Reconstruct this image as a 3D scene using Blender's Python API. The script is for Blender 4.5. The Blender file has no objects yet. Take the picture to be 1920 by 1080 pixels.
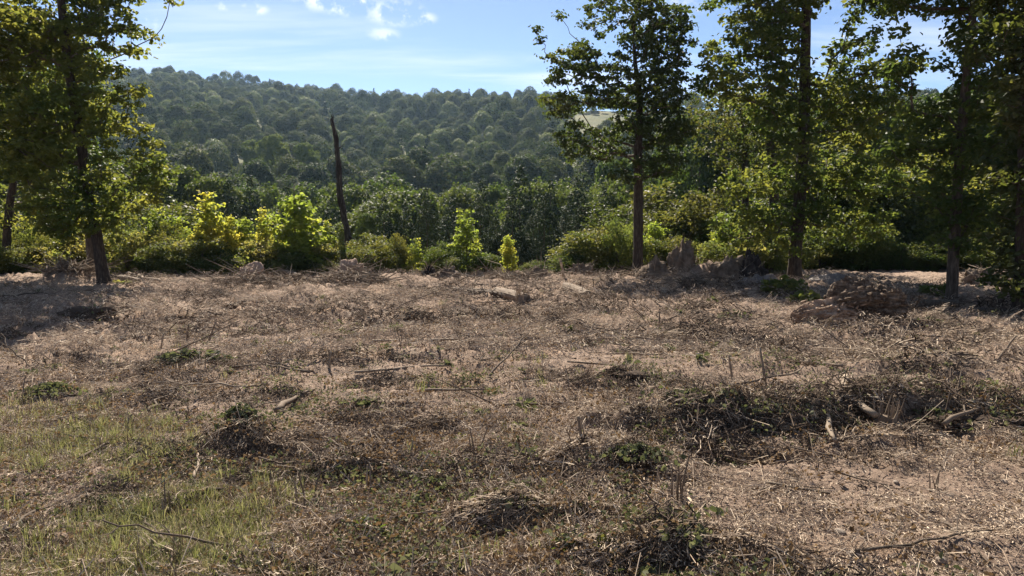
import bpy, math, random, time
import numpy as np
from mathutils import Vector, Matrix
T0 = time.time()
random.seed(7)
RNG = np.random.default_rng(11)
SC = bpy.context.scene
COL = SC.collection

# ------------------------------------------------------------------ camera, sky, sun, exposure
F = 26.0 / 36.0 * 1920.0
EYE = 1.6
PITCH = math.atan(165.0 / F)
cam_d = bpy.data.cameras.new('camera'); cam = bpy.data.objects.new('camera', cam_d); COL.objects.link(cam)
cam.location = (0, 0, EYE); cam.rotation_euler = (math.pi / 2 - PITCH, 0, 0)
cam_d.sensor_width = 36; cam_d.lens = 26; cam_d.clip_start = 0.1; cam_d.clip_end = 6000
SC.camera = cam
SUN_AZ = math.radians(-14.0)      # from +Y towards +X
SUN_EL = math.radians(44.0)
SKY_STRENGTH = 0.056
SUN_STRENGTH = 5.0
HAZE_DENSITY = 0.00012
SC.view_settings.view_transform = 'Standard'
SC.view_settings.look = 'None'
SC.view_settings.gamma = 1
SC.view_settings.use_curve_mapping = False
SC.view_settings.exposure = 1.42
SC.render.engine = 'CYCLES'
cy = SC.cycles
cy.use_denoising = True
cy.max_bounces = 6; cy.diffuse_bounces = 3; cy.glossy_bounces = 2; cy.transmission_bounces = 4
cy.volume_bounces = 1; cy.transparent_max_bounces = 4
cy.caustics_reflective = False; cy.caustics_refractive = False
cy.sample_clamp_indirect = 4

world = bpy.data.worlds.new('World'); SC.world = world; world.use_nodes = True
def mk(nt, typ, **kw):
    n = nt.nodes.new(typ)
    for k, v in kw.items():
        if k == 'inp':
            for kk, vv in v.items(): n.inputs[kk].default_value = vv
        else: setattr(n, k, v)
    return n
def build_world():
    nt = world.node_tree; nt.nodes.clear(); L = nt.links.new
    out = mk(nt, 'ShaderNodeOutputWorld'); bg = mk(nt, 'ShaderNodeBackground')
    bg.inputs[1].default_value = SKY_STRENGTH
    sky = mk(nt, 'ShaderNodeTexSky'); sky.sky_type = 'NISHITA'; sky.sun_disc = False
    sky.sun_elevation = SUN_EL; sky.sun_rotation = SUN_AZ
    sky.altitude = 300; sky.air_density = 0.58; sky.dust_density = 0.25; sky.ozone_density = 3.0
    tc = mk(nt, 'ShaderNodeTexCoord'); sep = mk(nt, 'ShaderNodeSeparateXYZ'); L(tc.outputs['Generated'], sep.inputs[0])
    def m(op, a, b=None, c=None, clamp=False):
        n = mk(nt, 'ShaderNodeMath', operation=op, use_clamp=clamp)
        for i, v in enumerate((a, b, c)):
            if v is None: continue
            if isinstance(v, (int, float)): n.inputs[i].default_value = v
            else: L(v, n.inputs[i])
        return n.outputs[0]
    zz = m('MAXIMUM', sep.outputs[2], 0.0)
    den = m('ADD', zz, 0.12)
    u = m('DIVIDE', sep.outputs[0], den); v = m('DIVIDE', sep.outputs[1], den)
    comb = mk(nt, 'ShaderNodeCombineXYZ'); L(u, comb.inputs[0]); L(v, comb.inputs[1])
    # long thin streaks
    mp = mk(nt, 'ShaderNodeMapping', inp={'Scale': (0.55, 1.7, 1), 'Rotation': (0, 0, 0.32), 'Location': (1.3, 0.4, 0)}); L(comb.outputs[0], mp.inputs[0])
    n1 = mk(nt, 'ShaderNodeTexNoise', inp={'Scale': 1.1, 'Detail': 7.0, 'Roughness': 0.55, 'Distortion': 0.4}); L(mp.outputs[0], n1.inputs['Vector'])
    r1 = mk(nt, 'ShaderNodeMapRange', interpolation_type='SMOOTHSTEP', inp={'From Min': 0.45, 'From Max': 0.75, 'To Min': 0.0, 'To Max': 0.55}); L(n1.outputs[0], r1.inputs[0])
    # small puffs
    n2 = mk(nt, 'ShaderNodeTexNoise', inp={'Scale': 34.0, 'Detail': 6.0, 'Roughness': 0.6}); L(tc.outputs['Generated'], n2.inputs['Vector'])
    r2 = mk(nt, 'ShaderNodeMapRange', interpolation_type='SMOOTHSTEP', inp={'From Min': 0.44, 'From Max': 0.58}); L(n2.outputs[0], r2.inputs[0])
    tot = None
    for (px, py, rad, amp) in ((650, 5, .04, 1.), (742, 24, .038, 1.), (600, 2, .03, .8), (790, 34, .02, .9), (478, 17, .016, .8), (268, 42, .02, .7), (720, 64, .02, .6), (420, 12, .012, .5), (1245, 18, .05, .5)):
        d = Vector(((px - 960) / F, math.cos(PITCH) + math.sin(PITCH) * (540 - py) / F, -math.sin(PITCH) + math.cos(PITCH) * (540 - py) / F)).normalized()
        sb = mk(nt, 'ShaderNodeVectorMath', operation='SUBTRACT'); L(tc.outputs['Generated'], sb.inputs[0]); sb.inputs[1].default_value = d
        ml = mk(nt, 'ShaderNodeVectorMath', operation='MULTIPLY'); L(sb.outputs[0], ml.inputs[0]); ml.inputs[1].default_value = (0.75, 1, 1.9)
        ln = mk(nt, 'ShaderNodeVectorMath', operation='LENGTH'); L(ml.outputs[0], ln.inputs[0])
        rr = mk(nt, 'ShaderNodeMapRange', interpolation_type='SMOOTHSTEP', inp={'From Min': rad, 'From Max': rad * 0.15, 'To Min': 0.0, 'To Max': amp}); L(ln.outputs['Value'], rr.inputs[0])
        tot = rr.outputs[0] if tot is None else m('MAXIMUM', tot, rr.outputs[0])
    puff = m('MULTIPLY', tot, r2.outputs[0])
    mask = m('ADD', r1.outputs[0], puff, clamp=True)
    mix = mk(nt, 'ShaderNodeMix', data_type='RGBA'); L(mask, mix.inputs[0]); L(sky.outputs[0], mix.inputs[6]); mix.inputs[7].default_value = (7.6, 7.8, 8.3, 1)
    L(mix.outputs[2], bg.inputs[0]); L(bg.outputs[0], out.inputs[0])
build_world()
sun_d = bpy.data.lights.new('sun', 'SUN'); sun = bpy.data.objects.new('sun', sun_d); COL.objects.link(sun)
sun_d.energy = SUN_STRENGTH; sun_d.angle = math.radians(0.5); sun_d.color = (1.0, 0.90, 0.76)
sdir = Vector((math.sin(SUN_AZ) * math.cos(SUN_EL), math.cos(SUN_AZ) * math.cos(SUN_EL), math.sin(SUN_EL)))
sun.rotation_euler = sdir.to_track_quat('Z', 'Y').to_euler(); sun.location = (0, 0, 60)

# ------------------------------------------------------------------ numeric helpers
def _hash(ix, iy, seed):
    h = (ix.astype(np.int64) * 374761393 + iy.astype(np.int64) * 668265263 + seed * 1442695041) & 0xFFFFFFFF
    h = ((h ^ (h >> 13)) * 1274126177) & 0xFFFFFFFF
    return ((h ^ (h >> 16)) & 0xFFFF) / 65535.0
def vnoise(x, y, seed=0):
    x = np.asarray(x, float); y = np.asarray(y, float)
    ix = np.floor(x); iy = np.floor(y); fx = x - ix; fy = y - iy
    fx = fx * fx * (3 - 2 * fx); fy = fy * fy * (3 - 2 * fy)
    a = _hash(ix, iy, seed); b = _hash(ix + 1, iy, seed); c = _hash(ix, iy + 1, seed); d = _hash(ix + 1, iy + 1, seed)
    return (a * (1 - fx) + b * fx) * (1 - fy) + (c * (1 - fx) + d * fx) * fy - 0.5
def fbm(x, y, octaves=4, seed=0, gain=0.5):
    s = 0; a = 1.0
    for o in range(octaves):
        s = s + a * vnoise(x * 2 ** o + 17.3 * o, y * 2 ** o - 9.1 * o, seed + o); a *= gain
    return s
def noise3(p, scale, seed):      # cheap 3-D variation from three 2-D slices
    p = np.asarray(p) * scale
    return (vnoise(p[:, 0], p[:, 1], seed) + vnoise(p[:, 1] + 31, p[:, 2], seed + 1) + vnoise(p[:, 2] - 7, p[:, 0], seed + 2))
def sstep(a, b, x):
    t = np.clip((x - a) / (b - a), 0, 1); return t * t * (3 - 2 * t)
def ray(px, py):
    return np.array([(px - 960) / F, math.cos(PITCH) + math.sin(PITCH) * (540 - py) / F, -math.sin(PITCH) + math.cos(PITCH) * (540 - py) / F])
def at(px, py, Y):               # point seen at a photograph pixel, Y metres ahead
    d = ray(px, py); return np.array([0, 0, EYE]) + d * (Y / d[1])
def project(P):
    P = np.atleast_2d(P); dx = P[:, 0]; dy = P[:, 1]; dz = P[:, 2] - EYE
    f = dy * math.cos(PITCH) - dz * math.sin(PITCH); u = dy * math.sin(PITCH) + dz * math.cos(PITCH)
    f = np.where(f > .01, f, .01)
    return 960 + F * dx / f, 540 - F * u / f

# ------------------------------------------------------------------ terrain height
def ridge(x, y):
    az = np.degrees(np.arctan2(x, y))
    A = [-180, -120, -80, -50, -35, -27.5, -24.5, -21.3, -16, -12.5, -9, -4, 2, 4, 8, 14, 30, 40, 60, 100, 140, 180]
    E = [0.0, .0, .12, .13, .138, .145, .154, .151, .142, .134, .1315, .138, .144, .140, .140, .138, .13, .125, .10, .06, .0, .0]
    D = [500, 500, 560, 600, 610, 610, 600, 590, 560, 540, 510, 490, 470, 400, 390, 390, 380, 380, 400, 450, 500, 500]
    return np.interp(az, A, E), np.interp(az, A, D)
BUMPS = []
def ground_plane_at(px, py):
    d = ray(px, py); t = EYE / (-d[2] - 0.032 * d[1]); return d[0] * t, d[1] * t
def add_bump(px, py, rx, ry, h, rough=0.5):
    x, y = ground_plane_at(px, py); BUMPS.append((x, y, rx, ry, h, rough))
for b in (
    # windrow of dug soil on the right foreground
    (1180, 800, .40, .2, .10), (1290, 800, .40, .2, .13), (1400, 800, .4, .2, .16), (1500, 790, .4, .2, .17), (1600, 780, .4, .2, .17),
    (1700, 775, .4, .22, .15), (1800, 780, .4, .22, .14), (1900, 790, .4, .22, .13), (1190, 870, .40, .2, .14), (1110, 850, .25, .14, .1),
    (1430, 852, .7, .09, -.13), (1300, 862, .4, .08, -.09), (1600, 846, .5, .08, -.08), (1300, 905, .2, .1, -.07), (1860, 690, 1.0, .4, .13), (1700, 695, .8, .4, .12), (1450, 690, .9, .3, .09),
    (450, 840, .26, .17, .15), (640, 890, .35, .12, .08), (620, 905, .5, .08, -.06), (1330, 525, 1.0, .8, .42), (1290, 535, .7, .6, .2), (1500, 548, 1.2, .6, .22),
    (1210, 575, 1.0, .5, .14), (1370, 590, .8, .4, .16), (1640, 636, .55, .3, .16), (1590, 556, 1.2, .5, .15), (1100, 525, 1.5, .5, .12), (960, 530, 1.6, .4, .12),
    (650, 528, .9, .5, .18), (470, 530, 1.0, .5, .15), (130, 528, .9, .5, .25), (200, 600, .8, .3, .12), (20, 615, .4, .25, .14), (860, 575, .6, .3, .13), (610, 592, .45, .25, .13),
    (430, 575, .4, .2, .08), (560, 567, .5, .2, .1), (780, 608, .35, .2, .09), (300, 600, .6, .2, .08), (1160, 705, .28, .15, .10), (940, 630, 1.5, .3, .08), (800, 640, 1.2, .22, .08),
    (960, 975, .22, .10, .09), (1090, 990, .25, .12, .09), (1250, 1040, .3, .12, .10), (760, 900, .5, .2, .05), (350, 690, .5, .15, .05), (100, 745, .35, .2, .08),
    (600, 800, .9, .05, -.05), (480, 830, .6, .05, -.04), (1140, 1060, .5, .1, .07), (840, 760, 1.3, .10, .05), (1000, 690, 1.0, .12, .05), (1900, 1030, .5, .08, .05), (1600, 960, .9, .06, .03)):
    add_bump(*b)
def terrain(x, y, fine=True):
    x = np.asarray(x, float); y = np.asarray(y, float)
    r = np.sqrt(x * x + y * y) + 1e-6
    edge = 22.6 + 1.2 * vnoise(x * .12, 0 * y, 5) + 2.0 * sstep(6, 14, x) * 1.0
    z = -0.032 * np.clip(y, -60, 30)
    fall = -14.0 * sstep(0, 70, y - edge)
    E, D = ridge(x, y)
    front = sstep(-40, 60, y)
    zr = E * D + EYE - 9.0
    t = np.clip((r - 80) / (D - 80), 0, 1)
    base = z + fall
    rise = np.clip(zr + 15, 0, None) * t ** 1.08 * np.where(E > 0, 1, 0)
    back = -0.05 * np.clip(r - D, 0, 900)
    und = sstep(90, 200, r) * (9 * vnoise(x / 120, y / 120, 21) + 4 * vnoise(x / 45, y / 45, 22)) * np.clip(1.15 - t, .15, 1)
    z = base + rise + back + und
    near = 1 - sstep(26, 34, r)
    mid = 1 - sstep(60, 90, r)
    z = z + mid * (0.10 * fbm(x * .22, y * .22, 3, 31) + 0.05 * vnoise(x * .9, y * .9, 33))
    if fine:
        x2 = x + .25 * vnoise(x * 2.1, y * 2.1, 71); y2 = y + .25 * vnoise(x * 2.1, y * 2.1, 72)
        rid = 1 - 2 * np.abs(vnoise(x2 * 1.6, y2 * 2.6, 41))
        lumps = fbm(x2 * 3.6, y2 * 5.5, 5, 43, .68)
        amt = .5 + 1.3 * np.clip(fbm(x * .5, y * .5, 2, 47) + .45, 0, 1)
        amt = amt * (1 - .65 * sstep(1.0, 0.3, np.hypot((x - 2.2) / 1.7, (y - 4.0) / 1.0)))
        z = z + near * amt * (1 + .9 * sstep(6, 14, r)) * (.030 * rid + .060 * lumps - .02)
    for (bx, by, rx, ry, h, ro) in BUMPS:
        m = (np.abs(x - bx) < rx * 3) & (np.abs(y - by) < ry * 3)
        if not np.any(m): continue
        xm = x[m] if x.ndim else x; ym = y[m] if y.ndim else y
        g = np.exp(-(((xm - bx) / rx) ** 2 + ((ym - by) / ry) ** 2) * 1.2)
        if fine: g = g * (1 + ro * 1.6 * fbm(xm * 5 + bx, ym * 7, 3, 51))
        if x.ndim: z[m] += h * g
        else: z = z + h * g
    return z
def gz(x, y): return float(terrain(np.array([x]), np.array([y]))[0])
def gp(px, py):                  # where the ray through a photograph pixel meets the ground
    d = ray(px, py); x, y = ground_plane_at(px, py)
    for _ in range(6):
        z = gz(x, y); t = (z - EYE) / d[2]; x, y = d[0] * t, d[1] * t
    return x, y, gz(x, y)

# ------------------------------------------------------------------ mesh helpers
def mesh_np(name, verts, faces, mats=(), attr=None, matidx=None, smooth=False):
    """faces: list of (K,n) int arrays (each of constant n)"""
    me = bpy.data.meshes.new(name)
    verts = np.asarray(verts, np.float32)
    if not isinstance(faces, (list, tuple)): faces = [faces]
    faces = [np.asarray(f, np.int32) for f in faces if len(f)]
    nl = sum(f.size for f in faces); nf = sum(len(f) for f in faces)
    me.vertices.add(len(verts)); me.vertices.foreach_set('co', verts.ravel())
    me.loops.add(nl); me.loops.foreach_set('vertex_index', np.concatenate([f.ravel() for f in faces]))
    me.polygons.add(nf)
    tot = np.concatenate([np.full(len(f), f.shape[1], np.int32) for f in faces])
    st = np.concatenate([[0], np.cumsum(tot)[:-1]]).astype(np.int32)
    me.polygons.foreach_set('loop_start', st)
    me.polygons.foreach_set('use_smooth', np.full(nf, smooth))
    if matidx is not None: me.polygons.foreach_set('material_index', np.asarray(matidx, np.int32))
    for m in mats: me.materials.append(m)
    if attr is not None:
        a = me.attributes.new('rnd', 'FLOAT', 'FACE'); a.data.foreach_set('value', np.asarray(attr, np.float32))
    me.update(calc_edges=True); me.validate()
    return me
def link(name, me, parent=None, label=None, cat=None, group=None, kind=None, loc=None):
    o = bpy.data.objects.new(name, me); COL.objects.link(o)
    if parent is not None: o.parent = parent
    if label: o['label'] = label
    if cat: o['category'] = cat
    if group: o['group'] = group
    if kind: o['kind'] = kind
    if loc is not None: o.location = loc
    return o
def clone(root, loc=None, rz=0, scale=None, label=None, group=None, rot=None, name=None):
    def cp(o, par):
        c = o.copy(); COL.objects.link(c); c.parent = par
        for ch in kids.get(o.name, ()): cp(ch, c)
        return c
    kids = KIDS
    r = cp(root, None)
    if name: r.name = name
    if loc is not None: r.location = loc
    r.rotation_euler = rot if rot is not None else (0, 0, rz)
    if scale is not None: r.scale = scale if hasattr(scale, '__len__') else (scale,) * 3
    if label: r['label'] = label
    if group: r['group'] = group
    return r
LABELQ = []
LM = [(330, 680, 'the trailing vine patch'), (455, 835, 'the dark torn weed clump'), (1160, 712, 'the flat dark clump'), (612, 594, 'the dark rounded clump'), (180, 604, 'the long dark hummock'), (95, 745, 'the leafy clump at left'),
      (150, 950, 'the lower left grass'), (960, 970, 'the pale leaved clump'), (1190, 880, 'the clump before the dug bank'), (1600, 960, 'the bare lower right soil'), (1662, 800, 'the jagged stump'), (1590, 590, 'the rotten log'), (1478, 560, 'the bright leafy sprig'),
      (978, 572, 'the split stump'), (1080, 550, 'the short pale log'), (1278, 510, 'the tall pointed mound'), (1410, 520, 'the charred root plate'), (196, 535, 'the leaning oak'), (1195, 520, 'the lone open crowned oak'), (1490, 525, 'the large straight oak'), (1785, 570, 'the slender oak'), (1915, 600, 'the rightmost oak'),
      (655, 525, 'the dead trunk'), (556, 500, 'the tallest bright sapling'), (876, 500, 'the lime green sapling'), (951, 505, 'the narrow sapling'), (400, 510, 'the bright thicket'), (665, 704, 'the long curved branch'), (797, 747, 'the dark straight branch'), (1380, 770, 'the left of the dug bank'), (1850, 690, 'the orange soil'), (620, 990, 'the slanting brown stick'), (1055, 510, 'the upright broken stake')]
def where(px, py, crest=False):
    best = min(((px - a) ** 2 + ((py - b) * 1.6) ** 2, a, b, n) for a, b, n in LM if (not crest) or b < 540)
    dx, dy = px - best[1], (py - best[2]) * 1.6
    if crest: rel = 'behind' if abs(dx) < 28 else ('left of' if dx < 0 else 'right of')
    elif abs(dx) > abs(dy): rel = 'left of' if dx < 0 else 'right of'
    else: rel = 'behind' if dy < 0 else 'in front of'
    return rel + ' ' + best[3]
def dedupe():
    g = {}
    for o, base, px in LABELQ: g.setdefault(base, []).append((px, o))
    for base, l in g.items():
        l.sort(key=lambda t: t[0]); n = len(l)
        for i, (px, o) in enumerate(l):
            if len(base.split()) > 13: base = base.replace(' in the edge thicket', '').replace(' mid green', ' green').replace(' young dark green tree', ' young tree')
            o['label'] = base + ('' if n == 1 else (', ' + (('left', 'right') if n == 2 else ['first', 'second', 'third', 'fourth', 'fifth', 'sixth', 'seventh', 'eighth', 'ninth', 'tenth'] * 4)[i] + (' one' if n == 2 else ' from left')))
KIDS = {}
def register(root, children): KIDS[root.name] = list(children)

def tube(pts, radii, sides=6, cap=True, seed=0, rough=0.0, voff=0, twist=0.0):
    pts = np.asarray(pts, float); n = len(pts); radii = np.asarray(radii, float)
    tan = np.gradient(pts, axis=0); tan /= (np.linalg.norm(tan, axis=1, keepdims=True) + 1e-9)
    ref = np.array([0.31, 0.17, 0.93]) if abs(tan[0, 2]) < .8 else np.array([0.93, 0.31, 0.17])
    u = np.cross(tan, ref); u /= (np.linalg.norm(u, axis=1, keepdims=True) + 1e-9); v = np.cross(tan, u)
    ang = np.linspace(0, 2 * math.pi, sides, endpoint=False)
    R = radii[:, None] * np.ones((1, sides))
    if rough:
        ii, jj = np.meshgrid(np.arange(n), np.arange(sides), indexing='ij')
        R = R * (1 + rough * (2 * _hash(ii, jj, seed) - 1))
    P = pts[:, None, :] + R[:, :, None] * (np.cos(ang)[None, :, None] * u[:, None, :] + np.sin(ang)[None, :, None] * v[:, None, :])
    V = P.reshape(-1, 3)
    i = np.arange(n - 1)[:, None]; j = np.arange(sides)[None, :]; j2 = (j + 1) % sides
    Q = np.stack([i * sides + j, i * sides + j2, (i + 1) * sides + j2, (i + 1) * sides + j], -1).reshape(-1, 4)
    if cap:
        V = np.vstack([V, pts[0], pts[-1]]); a = len(V) - 2; b = len(V) - 1
        jj = np.arange(sides); T1 = np.stack([np.full(sides, a), (jj + 1) % sides, jj], -1)
        o = (n - 1) * sides; T2 = np.stack([np.full(sides, b), o + jj, o + (jj + 1) % sides], -1)
        T = np.vstack([T1, T2])
    else: T = np.zeros((0, 3), int)
    return V, Q + voff, T + voff
class MB:
    def __init__(s): s.V = []; s.Q = []; s.T = []; s.n = 0; s.aq = []; s.at = []
    def add(s, V, Q, T, a=0.5):
        s.V.append(V); s.Q.append(np.asarray(Q, int).reshape(-1, 4) + s.n); s.T.append(np.asarray(T, int).reshape(-1, 3) + s.n); s.n += len(V)
        s.aq.append(np.full(len(Q), a)); s.at.append(np.full(len(T), a))
    def tube(s, pts, radii, sides=6, cap=True, rough=0., a=0.5, seed=0):
        V, Q, T = tube(pts, radii, sides, cap, seed, rough); s.add(V, Q, T, a)
    def mesh(s, name, mats, smooth=False):
        Q = np.vstack(s.Q) if s.Q else np.zeros((0, 4), int); T = np.vstack(s.T) if s.T else np.zeros((0, 3), int)
        return mesh_np(name, np.vstack(s.V), [Q, T], mats, np.concatenate([np.concatenate(s.aq), np.concatenate(s.at)]), smooth=smooth)

def leaf_mesh(name, C, N, size, mat, rng, width=.62, fold=.16, simple=False, rnd=None, dirs=None, extra=None):
    """many leaves: C centres, N facing normals, size lengths"""
    n = len(C)
    N = N / (np.linalg.norm(N, axis=1, keepdims=True) + 1e-9)
    A = rng.normal(size=(n, 3)) if dirs is None else dirs
    A = A - (A * N).sum(1, keepdims=True) * N; A /= (np.linalg.norm(A, axis=1, keepdims=True) + 1e-9)
    B = np.cross(N, A)
    if simple:
        tpl = np.array([[-.5, 0, 0], [.02, -.5, .1], [.5, .05, 0], [.0, .48, .1]])
        faces = np.array([[0, 1, 2, 3]])
    else:
        tpl = np.array([[-.5, 0, 0], [-.12, -.42, fold], [.28, -.36, fold * .7], [.5, 0, -.05], [.28, .36, fold * .7], [-.12, .42, fold]])
        faces = np.array([[0, 1, 2, 3], [0, 3, 4, 5]])
    k = len(tpl); tp = tpl.copy(); tp[:, 1] *= width / .8 if not simple else width * 1.3
    J = 1 + .35 * (rng.random((n, k, 1)) - .5)
    V = C[:, None, :] + size[:, None, None] * J * (tp[None, :, 0:1] * A[:, None, :] + tp[None, :, 1:2] * B[:, None, :] + tp[None, :, 2:3] * N[:, None, :])
    Fq = (faces[None] + (np.arange(n) * k)[:, None, None]).reshape(-1, 4)
    if rnd is None: rnd = rng.random(n)
    at_ = np.repeat(rnd, len(faces))
    return mesh_np(name, V.reshape(-1, 3), [Fq], [mat], at_)

# ------------------------------------------------------------------ materials
def new_mat(name):
    m = bpy.data.materials.new(name); m.use_nodes = True; nt = m.node_tree; nt.nodes.clear()
    return m, nt, nt.links.new
def ramp(nt, stops, fac):
    r = mk(nt, 'ShaderNodeValToRGB'); e = r.color_ramp.elements
    while len(e) < len(stops): e.new(.5)
    for i, (p, c) in enumerate(stops): e[i].position = p; e[i].color = (*c, 1)
    nt.links.new(fac, r.inputs[0]); return r.outputs[0]
def leaf_mat(name, stops, tstops, rough=.58, trans=.5, spec=.2, nscale=.6):
    m, nt, L = new_mat(name)
    out = mk(nt, 'ShaderNodeOutputMaterial')
    at_ = mk(nt, 'ShaderNodeAttribute', attribute_name='rnd'); oi = mk(nt, 'ShaderNodeObjectInfo')
    tc = mk(nt, 'ShaderNodeTexCoord'); nz = mk(nt, 'ShaderNodeTexNoise', inp={'Scale': nscale, 'Detail': 2.}); L(tc.outputs['Object'], nz.inputs['Vector'])
    a = mk(nt, 'ShaderNodeMath', operation='MULTIPLY_ADD'); L(nz.outputs[0], a.inputs[0]); a.inputs[1].default_value = 1.1; a.inputs[2].default_value = -.4
    b = mk(nt, 'ShaderNodeMath', operation='MULTIPLY_ADD'); L(at_.outputs['Fac'], b.inputs[0]); b.inputs[1].default_value = .55; L(a.outputs[0], b.inputs[2])
    c = mk(nt, 'ShaderNodeMath', operation='MULTIPLY_ADD', use_clamp=True); L(oi.outputs['Random'], c.inputs[0]); c.inputs[1].default_value = .45; L(b.outputs[0], c.inputs[2])
    col = ramp(nt, stops, c.outputs[0]); tcol = ramp(nt, tstops, c.outputs[0])
    p = mk(nt, 'ShaderNodeBsdfPrincipled', inp={'Roughness': rough, 'Specular IOR Level': spec}); L(col, p.inputs['Base Color'])
    t = mk(nt, 'ShaderNodeBsdfTranslucent'); L(tcol, t.inputs[0])
    mx = mk(nt, 'ShaderNodeMixShader', inp={0: trans}); L(p.outputs[0], mx.inputs[1]); L(t.outputs[0], mx.inputs[2])
    L(mx.outputs[0], out.inputs[0]); return m
def S(*c): return [(i / (len(c) - 1), x) for i, x in enumerate(c)]
M = {}
M['oak'] = leaf_mat('oak_leaf', S((.030, .050, .016), (.045, .075, .020), (.070, .095, .022)), S((0.059, 0.100, 0.021), (0.148, 0.211, 0.034), (0.413, 0.400, 0.064)), trans=.40)
M['dark_oak'] = leaf_mat('dark_oak_leaf', S((.026, .040, .018), (.038, .055, .022), (.062, .060, .026)), S((0.055, 0.082, 0.012), (0.109, 0.152, 0.020), (0.240, 0.229, 0.043)), trans=.36)
M['sycamore'] = leaf_mat('sycamore_leaf', S((.055, .085, .02), (.09, .12, .025), (.18, .17, .03)), S((0.172, 0.266, 0.035), (0.389, 0.466, 0.061), (0.843, 0.731, 0.102)), trans=.52)
M['shrub'] = leaf_mat('shrub_leaf', S((.030, .052, .018), (.05, .08, .022), (.09, .10, .03)), S((0.060, 0.102, 0.015), (0.135, 0.182, 0.025), (0.254, 0.229, 0.042)), trans=.42)
M['bright_shrub'] = leaf_mat('bright_shrub_leaf', S((.040, .060, .02), (.065, .085, .025), (.13, .12, .035)), S((0.119, 0.171, 0.033), (0.239, 0.283, 0.051), (0.496, 0.423, 0.101)), trans=.45)
M['mid'] = leaf_mat('midground_leaf', S((.030, .055, .022), (.045, .078, .026), (.075, .095, .030)), S((0.064, 0.113, 0.016), (0.105, 0.161, 0.024), (0.177, 0.209, 0.032)), trans=.36, nscale=.25, spec=.2, rough=.6)
M['far'] = leaf_mat('hillside_leaf', S((.012, .024, .014), (.032, .050, .023), (.080, .082, .036)), S((0.045, 0.083, 0.015), (0.075, 0.120, 0.022), (0.135, 0.158, 0.030)), trans=.3, nscale=.12, rough=.75, spec=.15)
M['far_pale'] = leaf_mat('pale_hillside_leaf', S((.06, .09, .030), (.08, .12, .036), (.11, .14, .04)), S((0.096, 0.144, 0.024), (0.152, 0.208, 0.032), (0.200, 0.232, 0.040)), trans=.36, nscale=.12, rough=.6)
M['cedar'] = leaf_mat('cedar_foliage', S((.016, .030, .015), (.024, .042, .019), (.036, .055, .024)), S((.02, .035, .01), (.035, .055, .015), (.05, .07, .02)), trans=.18, rough=.7, spec=.2)
M['cut_leaf'] = leaf_mat('cut_green_leaf', S((.045, .050, .030), (.085, .092, .052), (.18, .175, .115)), S((.07, .085, .03), (.13, .15, .05), (.24, .25, .10)), trans=.3, spec=.08, rough=.8)
M['dry_leaf'] = leaf_mat('dry_leaf', S((.050, .034, .022), (.12, .080, .048), (.26, .20, .13)), S((.08, .05, .02), (.20, .12, .05), (.30, .2, .1)), trans=.25, spec=.1, rough=.8)
M['grass'] = leaf_mat('grass_blade', S((.06, .07, .03), (.13, .135, .06), (.32, .28, .16)), S((.10, .13, .03), (.20, .22, .06), (.40, .35, .17)), trans=.42)
def simple_mat(name, stops, scale=6., rough=.9, bump=.3, bscale=30., stretch=(1, 1, 1), useattr=False, spec=.2, dist=.02):
    m, nt, L = new_mat(name); out = mk(nt, 'ShaderNodeOutputMaterial')
    tc = mk(nt, 'ShaderNodeTexCoord'); mp = mk(nt, 'ShaderNodeMapping', inp={'Scale': stretch}); L(tc.outputs['Object'], mp.inputs[0])
    nz = mk(nt, 'ShaderNodeTexNoise', inp={'Scale': scale, 'Detail': 6., 'Roughness': .65}); L(mp.outputs[0], nz.inputs['Vector'])
    st = mk(nt, 'ShaderNodeMapRange', inp={'From Min': .3, 'From Max': .7}); L(nz.outputs[0], st.inputs[0]); fac = st.outputs[0]
    if useattr:
        at_ = mk(nt, 'ShaderNodeAttribute', attribute_name='rnd'); oi = mk(nt, 'ShaderNodeObjectInfo')
        a = mk(nt, 'ShaderNodeMath', operation='MULTIPLY_ADD'); L(at_.outputs['Fac'], a.inputs[0]); a.inputs[1].default_value = .75; b = mk(nt, 'ShaderNodeMath', operation='MULTIPLY_ADD', use_clamp=True)
        L(oi.outputs['Random'], a.inputs[2]); a.inputs[2].default_value = 0
        s2 = mk(nt, 'ShaderNodeMath', operation='MULTIPLY'); L(oi.outputs['Random'], s2.inputs[0]); s2.inputs[1].default_value = .25; L(s2.outputs[0], a.inputs[2])
        L(fac, b.inputs[0]); b.inputs[1].default_value = .25; L(a.outputs[0], b.inputs[2]); fac = b.outputs[0]
    col = ramp(nt, stops, fac)
    n2 = mk(nt, 'ShaderNodeTexNoise', inp={'Scale': bscale, 'Detail': 5., 'Roughness': .7}); L(mp.outputs[0], n2.inputs['Vector'])
    bp = mk(nt, 'ShaderNodeBump', inp={'Strength': bump, 'Distance': dist}); L(n2.outputs[0], bp.inputs['Height'])
    p = mk(nt, 'ShaderNodeBsdfPrincipled', inp={'Roughness': rough, 'Specular IOR Level': spec}); L(col, p.inputs['Base Color']); L(bp.outputs[0], p.inputs['Normal'])
    L(p.outputs[0], out.inputs[0]); return m
M['bark'] = simple_mat('oak_bark', S((.022, .017, .013), (.055, .042, .033), (.11, .09, .07)), 5, .95, 1., 16, (6, 6, 1.1), dist=.03)
M['pale_bark'] = simple_mat('pale_bark', S((.04, .03, .023), (.09, .07, .053), (.17, .14, .11)), 5, .95, .9, 16, (5, 5, 1.0), dist=.02)
M['dead_bark'] = simple_mat('dead_trunk_wood', S((.02, .017, .015), (.045, .038, .033), (.13, .115, .10)), 4, .95, 1., 14, (6, 6, .8), dist=.04)
M['twig'] = simple_mat('twig_bark', S((.04, .03, .022), (.10, .078, .058), (.17, .14, .11)), 12, .9, .5, 40, (2, 2, 2))
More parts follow.
